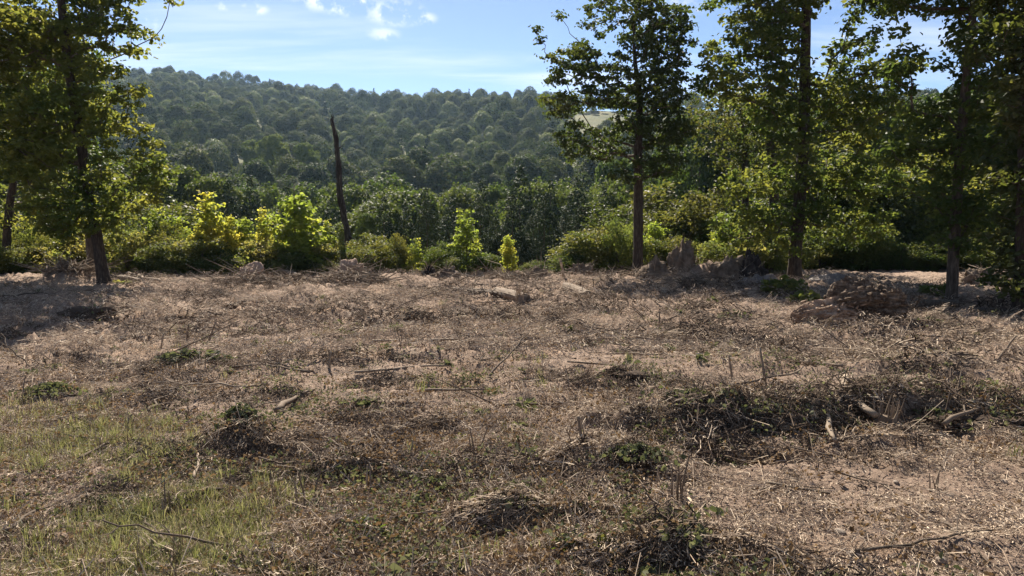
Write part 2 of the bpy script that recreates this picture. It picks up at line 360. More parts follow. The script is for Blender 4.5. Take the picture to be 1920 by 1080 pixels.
M['stick'] = simple_mat('dead_branch_wood', S((.055, .040, .029), (.14, .105, .076), (.27, .215, .16)), 6, .85, .7, 30, (1, 1, 1), useattr=True, dist=.006)
M['fresh_wood'] = simple_mat('splintered_wood', S((.15, .10, .065), (.33, .25, .17), (.50, .40, .29)), 8, .8, .6, 30, (1, 1, 1), dist=.008)
M['straw'] = simple_mat('mulched_straw', S((.05, .034, .023), (.155, .108, .074), (.32, .24, .17), (.62, .51, .38)), 6, .8, .0, 30, (1, 1, 1), useattr=True, spec=.3)
M['clod'] = simple_mat('soil_clod', S((.13, .088, .064), (.25, .178, .135), (.38, .285, .225)), 5, 1., .8, 40, (1, 1, 1), useattr=True, dist=.01)
M['stone'] = simple_mat('pale_stone', S((.13, .105, .085), (.26, .215, .175), (.40, .34, .28)), 9, .9, .6, 40, (1, 1, 1), dist=.006)
M['mound'] = simple_mat('turned_earth', S((.075, .055, .040), (.15, .115, .085), (.25, .195, .15)), 3.5, 1., 1., 18, (1, 1, 1), dist=.05)
M['dark_mound'] = simple_mat('charred_roots', S((.012, .010, .009), (.035, .028, .024), (.08, .065, .055)), 5, 1., 1., 18, (1, 1, 1), dist=.05)
M['grey_mound'] = simple_mat('grey_clay', S((.11, .10, .09), (.19, .17, .155), (.27, .245, .22)), 3.5, 1., 1., 18, (1, 1, 1), dist=.05)
M['rot'] = simple_mat('rotten_log_wood', S((.028, .018, .013), (.095, .065, .045), (.21, .155, .11), (.40, .32, .24)), 3.2, .9, 1., 10, (1.2, 5, 5), dist=.05)
M['rot_lit'] = simple_mat('rotten_log_lit_end', S((.08, .052, .036), (.27, .19, .135), (.52, .41, .31)), 5, .9, 1., 14, (1, 1, 1), dist=.04)  # torn wood, with the sunlight on that end put into its pale orange
M['litter'] = simple_mat('dark_litter', S((.030, .021, .016), (.070, .050, .036), (.15, .11, .078)), 8, 1., .6, 30, (1, 1, 1), useattr=True)

def ground_mat():
    m, nt, L = new_mat('cleared_soil'); out = mk(nt, 'ShaderNodeOutputMaterial')
    tc = mk(nt, 'ShaderNodeTexCoord'); P = tc.outputs['Object']
    def noise(scale, detail=6., rough=.6, st=(1, 1, 1)):
        mp = mk(nt, 'ShaderNodeMapping', inp={'Scale': st}); L(P, mp.inputs[0])
        n = mk(nt, 'ShaderNodeTexNoise', inp={'Scale': scale, 'Detail': detail, 'Roughness': rough}); L(mp.outputs[0], n.inputs['Vector']); return n.outputs[0]
    def rng_(v, a, b, c=0., d=1.):
        r = mk(nt, 'ShaderNodeMapRange', inp={'From Min': a, 'From Max': b, 'To Min': c, 'To Max': d}); L(v, r.inputs[0]); return r.outputs[0]
    def mix(f, a, b):
        x = mk(nt, 'ShaderNodeMix', data_type='RGBA'); L(f, x.inputs[0])
        for i, v in ((6, a), (7, b)):
            if isinstance(v, tuple): x.inputs[i].default_value = (*v, 1)
            else: L(v, x.inputs[i])
        return x.outputs[2]
    base = ramp(nt, S((.09, .063, .046), (.235, .168, .124), (.40, .302, .23)), rng_(noise(9., 8., .72), .3, .7))
    big = ramp(nt, S((.215, .153, .118), (.35, .265, .21)), rng_(noise(.35, 4.), .35, .65))
    c = mk(nt, 'ShaderNodeMix', data_type='RGBA', inp={0: .45}); L(base, c.inputs[6]); L(big, c.inputs[7]); c = c.outputs[2]
    c = mix(rng_(noise(.9, 5., .6), .56, .72, 0, .75), c, (.33, .215, .135))        # orange subsoil
    c = mix(rng_(noise(2.4, 6., .7, (1, 1.6, 1)), .54, .66, 0, .7), c, (.060, .043, .032))  # damp dark soil and litter
    c = mix(rng_(noise(70., 3., .7, (1, .5, 1)), .58, .66, 0, .8), c, (.42, .34, .25))     # chaff
    # wooded ground and meadow beyond the clearing
    sp = mk(nt, 'ShaderNodeSeparateXYZ'); L(P, sp.inputs[0])
    g = ramp(nt, S((.05, .06, .025), (.09, .095, .045), (.14, .13, .07)), rng_(noise(.08, 6.), .3, .7))
    far = rng_(sp.outputs[1], 24., 60.)
    c = mix(far, c, g)
    h1 = noise(28., 8., .8); h2 = noise(120., 4., .7)
    ad = mk(nt, 'ShaderNodeMath', operation='MULTIPLY_ADD'); L(h2, ad.inputs[0]); ad.inputs[1].default_value = .35; L(h1, ad.inputs[2])
    bp = mk(nt, 'ShaderNodeBump', inp={'Strength': .9, 'Distance': .035}); L(ad.outputs[0], bp.inputs['Height'])
    p = mk(nt, 'ShaderNodeBsdfPrincipled', inp={'Roughness': .95, 'Specular IOR Level': .15}); L(c, p.inputs['Base Color']); L(bp.outputs[0], p.inputs['Normal'])
    L(p.outputs[0], out.inputs[0]); return m
M['ground'] = ground_mat()

# ------------------------------------------------------------------ ground sheet
def build_ground():
    rr = np.concatenate([np.geomspace(.8, 26, 430), np.geomspace(26, 120, 60)[1:], np.geomspace(120, 700, 90)[1:], np.geomspace(700, 4500, 14)[1:]])
    a1 = np.radians(np.linspace(-40, 40, 640)); a2 = np.radians(np.linspace(40, 320, 110)[1:-1])
    aa = np.concatenate([a1, a2]); nr, na = len(rr), len(aa)
    R, A = np.meshgrid(rr, aa, indexing='ij'); X = R * np.sin(A); Y = R * np.cos(A)
    Z = terrain(X.ravel(), Y.ravel()).reshape(X.shape)
    V = np.stack([X, Y, Z], -1).reshape(-1, 3)
    V = np.vstack([V, [0, 0, gz(0, 0)]])
    i = np.arange(nr - 1)[:, None]; j = np.arange(na)[None, :]; j2 = (j + 1) % na
    Q = np.stack([i * na + j, i * na + j2, (i + 1) * na + j2, (i + 1) * na + j], -1).reshape(-1, 4)[:, ::-1]
    jj = np.arange(na); T = np.stack([np.full(na, len(V) - 1), (jj + 1) % na, jj], -1)
    me = mesh_np('ground', V, [Q, T], [M['ground']], smooth=True)
    link('ground', me, kind='structure')
build_ground()
print('ground', time.time() - T0)

# ------------------------------------------------------------------ tree builder
def inside_blobs(P, blobs):
    q = np.full(len(P), 9.)
    for (c, r) in blobs: q = np.minimum(q, (((P - np.array(c)) / np.array(r)) ** 2).sum(1))
    return q
def thin(cl, f, q, seed):
    g = noise3(cl + seed * 1.7, f, seed); return cl[g > np.quantile(g, q)]
def sample_clusters(blobs, spacing, rng, nmax=900, shell=.35):
    pts = []
    vols = np.array([np.prod(r) for c, r in blobs]); n = int(min(60000, 14 * vols.sum() * 4.2 / spacing ** 3)) + 50
    k = rng.choice(len(blobs), n, p=vols / vols.sum())
    d = rng.normal(size=(n, 3)); d /= np.linalg.norm(d, axis=1, keepdims=True); rad = rng.random(n) ** (1 / 3)
    rad = np.where(rng.random(n) < shell, .75 + .25 * rng.random(n), rad) * (1 + .16 * np.abs(rng.normal(size=n)) * (rng.random(n) < .4))
    C = np.array([blobs[i][0] for i in k]); Rr = np.array([blobs[i][1] for i in k])
    P = C + d * rad[:, None] * Rr
    grid = {}; out = []
    for p in P:
        key = tuple(np.floor(p / spacing).astype(int)); ok = True
        for a in (-1, 0, 1):
            for b in (-1, 0, 1):
                for c in (-1, 0, 1):
                    q = grid.get((key[0] + a, key[1] + b, key[2] + c))
                    if q is not None and ((q - p) ** 2).sum() < spacing ** 2: ok = False; break
                if not ok: break
            if not ok: break
        if ok: grid[key] = p; out.append(p)
        if len(out) >= nmax: break
    return np.array(out)
def grow(trunk, trad, clusters, rng, first=0.25, up=.6, tip=.007, trunk_nodes=28):
    """connect leaf clusters back to the trunk; returns subtrees as lists of (pts, radii)"""
    L = np.concatenate([[0], np.cumsum(np.linalg.norm(np.diff(trunk, axis=0), axis=1))]); tt = np.linspace(first, 1, trunk_nodes) * L[-1]
    tn = np.stack([np.interp(tt, L, trunk[:, k]) for k in range(3)], -1); trr = np.interp(tt, L, trad)
    order = np.argsort(np.array([np.min(np.linalg.norm(tn - c, axis=1)) for c in clusters]))
    P = list(tn); par = [-1] * len(tn); pl = [0.] * len(tn); root = list(range(len(tn)))
    Pa = np.zeros((len(tn) + len(clusters), 3)); Pa[:len(tn)] = tn; pla = np.zeros(len(Pa)); m = len(tn)
    for ci in order:
        c = clusters[ci]; d = np.linalg.norm(Pa[:m] - c, axis=1); dz = Pa[:m, 2] - c[2]
        cost = d + up * np.clip(dz + .15 * d, 0, None) + .30 * pla[:m] + .12 * (np.arange(m) < len(tn)) * d
        k = int(np.argmin(cost)); Pa[m] = c; pla[m] = pla[k] + d[k]; par.append(k); root.append(root[k] if k >= len(tn) else m); m += 1
    nt_ = len(tn); cnt = np.zeros(m); cnt[nt_:] = 1
    for i in range(m - 1, nt_ - 1, -1): cnt[par[i]] += cnt[i]
    subs = {}
    for i in range(nt_, m):
        k = par[i]; a, b = Pa[k], Pa[i]; ln = np.linalg.norm(b - a)
        ra = tip * (cnt[i] + .6) ** .5 * 1.15; rb = tip * max(cnt[i], 1) ** .5
        if k < nt_: ra = min(ra * 1.25, trr[k] * .75)
        mid1 = a + (b - a) * .35 + rng.normal(size=3) * ln * .06 + np.array([0, 0, -.03 * ln]); mid2 = a + (b - a) * .7 + rng.normal(size=3) * ln * .06
        subs.setdefault(root[i], []).append((np.array([a, mid1, mid2, b]), np.array([ra, ra * .7 + rb * .3, ra * .35 + rb * .65, rb]), cnt[i]))
    return subs, Pa[nt_:m]
def cluster_leaves(cl, per, spread, size, rng, up=.9, flat=.6):
    n = len(cl) * per; idx = np.repeat(np.arange(len(cl)), per)
    off = rng.normal(size=(n, 3)) * spread; off[:, 2] *= flat
    ax = rng.normal(size=(len(cl), 3)); ax[:, 2] *= .4; ax /= np.linalg.norm(ax, axis=1, keepdims=True)
    off = off * .8 + ax[idx] * (rng.normal(size=(n, 1)) * spread * .7)
    C = cl[idx] + off
    N = rng.normal(size=(n, 3)) * .65 + off / (spread * 3) + np.array([0, 0, up]); cr = rng.random(len(cl))
    sz = size * (.65 + .7 * rng.random(n)); rnd = np.clip(.55 * cr[idx] + .45 * rng.random(n), 0, 1)
    return C, N, sz, rnd
def smooth_path(P, n):
    P = np.asarray(P, float); t = np.linspace(0, 1, len(P)); tt = np.linspace(0, 1, n)
    Q = np.stack([np.interp(tt, t, P[:, k]) for k in range(3)], -1)
    for _ in range(3): Q[1:-1] = (Q[:-2] + 2 * Q[1:-1] + Q[2:]) / 4
    return Q
def trunk_mesh(path, rad, mat, seed, sides=18, rings=60, flare=.5, rough=.06):
    P = smooth_path(path, rings); t = np.linspace(0, 1, rings)
    R = np.interp(t, np.linspace(0, 1, len(rad)), rad); h = P[:, 2] - P[0, 2]
    R = R * (1 + flare * np.exp(-h / .22))
    V, Q, T = tube(P, R, sides, True)
    n = rings * sides; ring = np.repeat(np.arange(rings), sides); ang = np.tile(np.arange(sides), rings) / sides * 6.283
    c = P[ring]; d = V[:n] - c
    k = 1 + rough * 2 * fbm(np.cos(ang) * 2.2 + np.sin(ang) * 3.1, h[ring] * 3, 3, seed) + .22 * np.exp(-h[ring] / .25) * np.sin(ang * 5 + seed)
    V[:n] = c + d * k[:, None]
    return mesh_np('trunk', V, [Q, T], [mat], np.full(len(Q) + len(T), .5), smooth=True), P, R
def build_tree(name, label, cat, path, rad, blobs, mat, group=None, bark='bark', spacing=.42, per=46, spread=.2, leaf=.14, first=.25, seed=1, loc=(0, 0, 0),
               flare=.5, nmax=900, tip=.007, limb_min=4, simple=False, up=.6, stems=None, width=.62, nup=.9, shell=.35, sides=18, rings=60, skip=0.0, gap=.30, gapf=.95):
    rng = np.random.default_rng(seed)
    root = link(name, None, label=label, cat=cat, group=group, loc=loc)
    ch = []
    tm, P, R = trunk_mesh(path, rad, M[bark], seed, flare=flare, sides=sides, rings=rings)
    ch.append(link('trunk', tm, root))
    cl = sample_clusters(blobs, spacing, rng, nmax, shell)
    gp_ = noise3(cl + seed * 3.7, gapf, seed); cl = cl[gp_ > np.quantile(gp_, gap)]
    subs, nodes = grow(P, R, cl, rng, first, up, tip)
    small = MB()
    for rt, segs in subs.items():
        big = len(segs) >= limb_min; mb = MB() if big else small
        for pts, rd, c in segs: mb.tube(smooth_path(pts, 5) if c > 3 else pts, np.interp(np.linspace(0, 1, 5 if c > 3 else 4), np.linspace(0, 1, 4), rd), 6 if c > 6 else 4, cap=False)
        if big: ch.append(link('limb', mb.mesh('limb', [M['twig' if bark == 'bark' else bark]], smooth=True), root))
    if small.n: ch.append(link('twigs', small.mesh('twigs', [M['twig']]), root, kind='stuff'))
    if skip: nodes = nodes[rng.random(len(nodes)) > skip]
    C, N, sz, rnd = cluster_leaves(nodes, per, spread, leaf, rng, up=nup)
    ch.append(link('crown', leaf_mesh('crown', C, N, sz, M[mat], rng, simple=simple, rnd=rnd, width=width), root))
    register(root, ch)
    return root

def px_blobs(bl, Y, base):
    out = []
    for b in bl:
        px, py, rx, ry = b[:4]; dy = b[4] if len(b) > 4 else 0; rd = b[5] if len(b) > 5 else max(rx, 60) * .9
        c = at(px, py, Y + dy) - base; s = (Y + dy) / F
        out.append((tuple(c), (rx * s, rd * s, ry * s)))
    return out
def photo_tree(name, label, base_px, Y, path_px, rads, blobs, mat, **kw):
    bx = (base_px - 960) / F; p0 = at(base_px, 520, Y); z = gz(p0[0], Y); base = np.array([p0[0], Y, z])
    path = [np.array([0, 0, -.15])] + [at(px, py, Y) - base for px, py in path_px]
    return build_tree(name, label, 'tree', path, rads, px_blobs(blobs, Y, base), mat, loc=tuple(base), **kw)

# big oaks on the clearing (pixel positions become world positions at their distance Y)
photo_tree('oak_tree', 'tall leaning oak at the left end with leaves down to its lower trunk', 196, 19.2,
    [(190, 500), (178, 420), (160, 320), (146, 230), (130, 140), (118, 40), (108, -90), (100, -220), (98, -320)], [.165, .14, .13, .122, .115, .105, .095, .08, .055, .02],
    [(70, 20, 105, 70, 0, 110), (190, 60, 75, 70, .5), (200, -20, 60, 40), (110, -130, 150, 120), (60, -250, 110, 90), (40, 120, 80, 60), (175, 185, 70, 75), (90, 210, 80, 60), (20, 230, 55, 70),
     (200, 290, 70, 65), (120, 320, 80, 60), (60, 300, 60, 40), (240, 350, 60, 40), (170, 405, 62, 38), (250, 320, 50, 40, -.5), (105, 400, 60, 34), (-40, 60, 70, 90), (285, 330, 30, 30)],
    'oak', spacing=.34, per=52, spread=.135, leaf=.12, first=.20, seed=3, nmax=1600, flare=.5, gap=.42, gapf=1.1)
photo_tree('oak_tree', 'open crowned oak standing alone in the middle distance against the sky', 1195, 22.4,
    [(1196, 480), (1197, 420), (1197, 350), (1196, 290), (1198, 230), (1200, 180), (1192, 130), (1188, 80), (1190, 30)], [.155, .15, .145, .135, .125, .115, .09, .065, .045, .02],
    [(1075, 70, 58, 36), (1050, 95, 30, 26), (1140, 35, 58, 34), (1200, 40, 50, 44), (1250, 62, 36, 48), (1130, 90, 58, 42), (1085, 130, 54, 34), (1180, 110, 62, 44), (1245, 130, 36, 44),
     (1150, 165, 70, 32), (1215, 185, 48, 34), (1255, 190, 30, 28), (1050, 195, 34, 20), (1095, 185, 34, 22), (1155, 8, 26, 16), (1215, 10, 22, 16), (1090, 260, 44, 26), (1130, 290, 46, 22), (1080, 295, 26, 16),
     (1205, 250, 66, 30), (1260, 245, 40, 24), (1170, 320, 50, 24), (1240, 310, 34, 22), (1050, 60, 18, 12), (1125, 60, 40, 26)],
    'dark_oak', spacing=.33, per=44, spread=.12, leaf=.11, first=.34, seed=5, nmax=1100, flare=.4, up=.9, tip=.0075, gap=.32, gapf=1.2)
photo_tree('oak_tree', 'large straight oak with layered yellow-lit leaves right of the earth mounds', 1490, 21.0,
    [(1490, 495), (1494, 440), (1500, 360), (1506, 280), (1508, 200), (1510, 110), (1512, 20), (1514, -100), (1516, -220), (1516, -300)], [.20, .18, .17, .165, .16, .15, .14, .125, .10, .06, .02],
    [(1380, 120, 62, 46), (1340, 150, 26, 22), (1440, 60, 70, 50), (1420, 170, 60, 34), (1480, 120, 60, 60), (1560, 60, 70, 60), (1620, 130, 66, 44), (1660, 60, 55, 50), (1690, 110, 34, 26),
     (1560, 190, 70, 44), (1640, 200, 46, 24), (1470, 240, 52, 30), (1440, 215, 34, 40), (1540, 270, 52, 26), (1600, 250, 40, 22), (1430, 345, 62, 24), (1385, 350, 28, 16), (1500, 330, 50, 26), (1560, 340, 44, 22),
     (1450, 405, 40, 24), (1530, 400, 46, 26), (1500, 452, 36, 18), (1590, 420, 60, 30), (1620, 330, 60, 30), (1390, 420, 50, 26), (1500, 300, 60, 34), (1600, 90, 80, 60), (1500, -60, 150, 80), (1560, -180, 130, 80), (1640, -60, 90, 70), (1400, -20, 30, 24), (1580, 10, 90, 40), (1470, 5, 50, 30)],
    'oak', spacing=.37, per=50, spread=.145, leaf=.12, first=.16, seed=8, nmax=1900, flare=.3, gap=.36, gapf=1.2)
photo_tree('oak_tree', 'slender pale trunked oak rising beside the fallen timber on the right', 1785, 15.2,
    [(1785, 540), (1788, 470), (1793, 390), (1799, 300), (1807, 210), (1815, 120), (1824, 30), (1832, -70), (1838, -180), (1840, -260)], [.115, .11, .105, .10, .095, .09, .08, .07, .055, .035, .015],
    [(1770, 40, 60, 44), (1730, 130, 50, 26), (1770, 210, 56, 34), (1740, 260, 40, 34), (1830, 170, 60, 60), (1860, 60, 60, 50), (1760, 320, 56, 34), (1820, 290, 48, 40), (1730, 350, 34, 24), (1790, 395, 56, 30),
     (1740, 420, 40, 18), (1700, 280, 50, 30), (1700, 400, 46, 20), (1760, 120, 70, 60), (1840, 400, 50, 34), (1800, 450, 40, 18), (1800, -70, 130, 80), (1700, -20, 60, 34), (1880, 300, 60, 60), (1860, -170, 110, 60)],
    'oak', bark='pale_bark', spacing=.30, per=46, spread=.14, leaf=.105, first=.22, seed=13, nmax=1500, flare=.25, gap=.28, gapf=1.2)
photo_tree('oak_tree', 'shaded dark oak cut off by the right edge of the view', 1917, 12.6,
    [(1916, 560), (1918, 500), (1920, 420), (1922, 330), (1924, 230), (1926, 120), (1930, 0), (1934, -120), (1936, -220)], [.15, .13, .125, .12, .115, .11, .10, .085, .06, .02],
    [(1900, 160, 70, 70), (1940, 60, 100, 80), (1870, 240, 50, 44), (1910, 330, 75, 60), (1860, 380, 44, 34), (1900, 450, 62, 50), (1865, 480, 30, 34), (1990, 200, 90, 130), (1990, 420, 90, 80), (1900, 520, 40, 22), (1940, -80, 120, 90), (1880, 20, 50, 40)],
    'dark_oak', spacing=.27, per=48, spread=.125, leaf=.10, first=.12, seed=17, nmax=1500, flare=.4, gap=.18)
photo_tree('oak_tree', 'thin pale trunk right behind the leaning oak at the left', 172, 22.5,
    [(170, 480), (165, 430), (158, 370), (150, 300), (146, 220), (140, 120)], [.12, .11, .10, .09, .075, .05, .02],
    [(150, 260, 70, 50), (130, 200, 80, 50), (170, 330, 60, 30), (120, 120, 70, 50)], 'oak', bark='pale_bark', spacing=.45, per=36, spread=.2, leaf=.125, first=.4, seed=19, nmax=260)
photo_tree('oak_tree', 'dark oak with a crooked stem at the far left edge', 12, 24.0,
    [(12, 470), (14, 420), (20, 370), (30, 320), (52, 285), (75, 255), (90, 200), (95, 140)], [.13, .125, .12, .11, .10, .085, .07, .05, .03],
    [(20, 300, 70, 40), (0, 220, 80, 60), (60, 210, 60, 50), (-20, 130, 90, 60), (60, 120, 80, 50), (10, 400, 50, 30), (90, 340, 40, 30), (-60, 300, 60, 80)], 'oak', spacing=.45, per=38, spread=.21, leaf=.125, first=.35, seed=23, nmax=420)
photo_tree('oak_tree', 'forked grey-green oak with a thin stem left of the large straight oak', 1398, 29.0,
    [(1398, 470), (1398, 400), (1397, 330), (1396, 270), (1392, 230), (1386, 190)], [.16, .15, .14, .12, .09, .06, .02],
    [(1330, 235, 44, 30), (1370, 205, 44, 30), (1410, 240, 50, 30), (1345, 270, 50, 20), (1300, 215, 24, 20), (1420, 290, 36, 20), (1380, 310, 44, 18), (1320, 190, 26, 14)], 'dark_oak', spacing=.48, per=38, spread=.21, leaf=.125, first=.5, seed=29, nmax=330)
photo_tree('oak_tree', 'leaning thick stemmed oak close behind the large straight oak', 1452, 27.5,
    [(1452, 470), (1452, 400), (1450, 330), (1444, 270), (1436, 235), (1420, 200)], [.2, .19, .18, .16, .13, .09, .03],
    [(1420, 200, 44, 24), (1460, 210, 46, 30), (1400, 270, 34, 18), (1480, 280, 44, 26), (1440, 310, 40, 18)], 'dark_oak', spacing=.48, per=38, spread=.21, leaf=.125, first=.5, seed=31, nmax=260)
print('oaks', time.time() - T0)

def dead_snag():
    Y = 26.0; p0 = at(656, 500, Y); z = gz(p0[0], Y); base = np.array([p0[0], Y, z])
    path = [at(660, 520, Y) - base + np.array([0, 0, -.9]), at(655, 470, Y) - base, at(650, 425, Y) - base, at(637, 370, Y) - base, at(635, 310, Y) - base, at(630, 260, Y) - base, at(622, 222, Y) - base]
    root = link('dead_tree', None, label='bare dead tree trunk leaning left above the bright saplings', cat='dead tree', loc=tuple(base))
    tm, P, R = trunk_mesh(path, [.15, .14, .12, .105, .09, .08, .05], M['dead_bark'], 77, flare=.1, rough=.26)
    link('trunk', tm, root)
    mb = MB()
    for k, (i, dx, dz, l) in enumerate([(57, .02, 1, .35), (58, -.25, 1, .22), (45, .6, .5, .32), (30, -.7, .4, .26), (38, .8, .3, .2), (50, -.7, .6, .18), (22, .7, .2, .16)]):
        a = P[i]; b = a + np.array([dx, 0, dz]) * l; mb.tube([a, (a + b) / 2 + .02, b], [.035, .02, .004], 6)
    link('splinter', mb.mesh('splinter', [M['dead_bark']]), root)
dead_snag()

# ------------------------------------------------------------------ plants along the crest
def proto_plant(name, kind, seed, h, w, mat, nst, leaf, per, spread, spacing, cone=False, bark='twig', simple=False, width=.62):
    rng = np.random.default_rng(seed)
    root = link(name, None)
    ch = []; blobs = []
    if cone:
        for k in range(7):
            t = k / 6; zc = h * (.16 + .78 * t); rr = w / 2 * (1.05 - .88 * t) * (.85 + .3 * rng.random()); blobs.append(((rng.normal() * .07, rng.normal() * .07, zc), (rr * .55, rr * .55, h * .10)))
        for k in range(16):
            t = rng.random() ** 1.3 * .85; a = k * 2.4; rr = w / 2 * (1.1 - .95 * t) * (.7 + .45 * rng.random()); blobs.append(((rr * .75 * math.cos(a), rr * .75 * math.sin(a), h * (.12 + .8 * t) + rr * .35), (.13, .13, .24)))
    else:
        for k in range(22):
            a = k * 2.4 + rng.random(); q = rng.random() ** .6 * w * .46; t = rng.random(); zc = h * (.12 + .82 * t * (1 - .45 * q / (w * .46)) * (.7 + .3 * rng.random())); s_ = .10 + .09 * rng.random(); blobs.append(((q * math.cos(a), q * math.sin(a), zc), (w * s_, w * s_, h * s_ * 1.1)))
        blobs.append(((0, 0, h * .3), (w * .26, w * .26, h * .28)))
    cl = thin(sample_clusters(blobs, spacing, rng, 500), 2.2 / max(1, h / 2.5), .40 if kind == 'sapling' else .28, seed)
    stems = [np.array([[0, 0, -.1], [0.02, 0, h * .5], [0, .02, h * .95]])] if cone else [np.array([[rng.normal() * .08, rng.normal() * .08, -.1], [rng.normal() * w * .12, rng.normal() * w * .12, h * .4], [rng.normal() * w * .22, rng.normal() * w * .22, h * .85]]) for _ in range(nst)]
    own = np.array([int(np.argmin([np.min(np.linalg.norm(s - c, axis=1)) for s in stems])) for c in cl])
    for k, s in enumerate(stems):
        P = smooth_path(s, 10); R = np.linspace(.012 * h + .006, .003, 10)
        mb = MB(); mb.tube(P, R, 6)
        sub = cl[own == k]
        if len(sub):
            g, nodes = grow(P, R, sub, rng, .1, .5, .003, 14)
            for segs in g.values():
                for pts, rd, c in segs: mb.tube(pts, rd, 3, cap=False)
        ch.append(link('trunk' if cone else 'stem', mb.mesh('stem', [M[bark]]), root))
    C, N, sz, rnd = cluster_leaves(cl, per, spread, leaf, rng, up=.7)
    ok = C[:, 2] > .03
    ch.append(link('crown', leaf_mesh('crown', C[ok], N[ok], sz[ok], M[mat], rng, rnd=rnd[ok], simple=simple, width=width), root))
    register(root, ch)
    return (root, h, w)
PROTO = {
    'sycamore': [proto_plant('sycamore_sapling', 'sapling', 101, 3.2, 1.9, 'sycamore', 1, .11, 20, .11, .20, cone=True, bark='pale_bark', width=.85),
                 proto_plant('sycamore_sapling', 'sapling', 102, 3.0, 2.0, 'sycamore', 1, .11, 20, .11, .20, cone=True, bark='pale_bark', width=.85)],
    'shrub': [proto_plant('shrub', 'shrub', 111, 2.0, 2.0, 'shrub', 5, .075, 56, .13, .24), proto_plant('shrub', 'shrub', 112, 2.1, 1.8, 'shrub', 5, .08, 56, .13, .24), proto_plant('shrub', 'shrub', 113, 1.8, 2.2, 'shrub', 6, .075, 56, .14, .25)],
    'bright': [proto_plant('shrub', 'shrub', 121, 2.2, 2.1, 'bright_shrub', 5, .085, 48, .14, .26), proto_plant('shrub', 'shrub', 122, 2.0, 2.0, 'bright_shrub', 6, .09, 46, .14, .26)],
    'young': [proto_plant('young_tree', 'tree', 131, 5.0, 3.2, 'dark_oak', 2, .15, 40, .24, .42), proto_plant('young_tree', 'tree', 132, 5.4, 3.0, 'oak', 2, .15, 40, .24, .42), proto_plant('young_tree', 'tree', 133, 4.6, 3.4, 'dark_oak', 3, .15, 44, .24, .42)],
}
print('plant protos', time.time() - T0)
used_proto = set()
def put(proto, loc, rz, scale, label, cat, group=None):
    root = proto[0]
    if root.name in used_proto: r = clone(root, loc, rz, scale)
    else:
        used_proto.add(root.name); r = root; r.location = loc; r.rotation_euler = (0, 0, rz); r.scale = scale
    r['label'] = label; r['category'] = cat
    if group: r['group'] = group
    elif 'group' in r: del r['group']
    return r
CREST = [  # px, top py, width px, kind, variant, Y, label
    (556, 338, 135, 'sycamore', 0, 23.6, 'tallest bright yellow-green sapling just left of the bare dead trunk'),
    (876, 402, 90, 'sycamore', 1, 24.0, 'lime green conical sapling at the middle of the clearing edge'),
    (951, 428, 48, 'sycamore', 0, 23.4, 'narrow yellow-green sapling at the edge of the dark gap'),
    (778, 452, 52, 'sycamore', 1, 23.8, 'small yellow sapling beside the blue-green conical bush'),
    (400, 372, 120, 'sycamore', 1, 24.2, 'broad yellow-green sapling highest in the bright thicket'),
    (330, 385, 110, 'sycamore', 0, 25.0, 'yellow-green sapling at the left end of the bright thicket'),
    (455, 392, 100, 'sycamore', 0, 24.8, 'yellow-green sapling at the right end of the bright thicket'),
    (1352, 378, 70, 'sycamore', 0, 25.0, 'thin yellow sapling just left of the large straight oak'),
    (295, 400, 90, 'sycamore', 1, 24.6, 'yellow-green sapling right beside the leaning oak'), (430, 385, 80, 'sycamore', 0, 23.9, 'slim yellow-green sapling in the middle of the bright thicket'), (500, 400, 80, 'sycamore', 1, 24.4, 'yellow-green sapling crowding the left side of the tallest sapling'),
    (615, 420, 80, 'sycamore', 1, 24.4, 'short yellow-green sapling crowding the right side of the tallest sapling'), (1225, 400, 80, 'sycamore', 0, 25.4, 'dull green sapling behind the lone open crowned oak'),
    (365, 430, 130, 'bright', 0, 23.4, 'leafy bush filling the foot of the bright thicket'),
    (290, 405, 110, 'bright', 1, 24.4, 'green-yellow bush right of the leaning oak'),
    (480, 425, 110, 'bright', 1, 23.5, 'low green bush at the foot of the tallest sapling'),
    (610, 440, 90, 'bright', 0, 24.0, 'light bush around the foot of the dead trunk'),
    (1100, 412, 120, 'shrub', 1, 24.6, 'rounded green bush left of the lone open crowned oak'),
    (1170, 395, 90, 'bright', 0, 24.0, 'light green bush at the foot of the lone open crowned oak'),
    (1400, 390, 120, 'bright', 1, 24.6, 'yellow-green bush behind the charred root plate'),
    (1330, 440, 90, 'bright', 0, 24.0, 'yellow-green bush behind the tall pointed earth mound'),
    (1440, 430, 90, 'bright', 1, 24.0, 'yellow-green bush tight against the large straight oak'),
    (40, 455, 130, 'bright', 0, 24.0, 'yellowish bush at the far left edge of the clearing'),
    (700, 422, 120, 'shrub', 0, 24.6, 'dense green shrub right of the dead trunk'),
    (680, 455, 100, 'shrub', 1, 23.6, 'low dark shrub behind the brush pile under the dead trunk'),
    (745, 430, 50, 'shrub', 2, 24.2, 'narrow blue-green shrub between the dense shrub and the small yellow sapling'),
    (830, 440, 80, 'shrub', 0, 24.0, 'grey-green shrub left of the lime green sapling'),
    (910, 470, 80, 'shrub', 1, 23.6, 'low shrub between the lime green and the narrow sapling'),
    (1070, 455, 90, 'shrub', 2, 23.8, 'dark low shrub at the right side of the dark gap'),
    (1000, 490, 60, 'shrub', 0, 23.4, 'very low shrub in the dark gap of the tree line'),
    (1250, 430, 90, 'shrub', 1, 24.6, 'dark shrub right of the lone open crowned oak'),
    (850, 478, 70, 'shrub', 2, 23.2, 'low shrub under the lime green sapling'),
]
g_wall = {'shrub': 'shrubs crowded along the clearing edge', 'bright': 'light shrubs crowded along the clearing edge', 'young': 'young trees behind the clearing edge'}
filler = []
rr = random.Random(5)
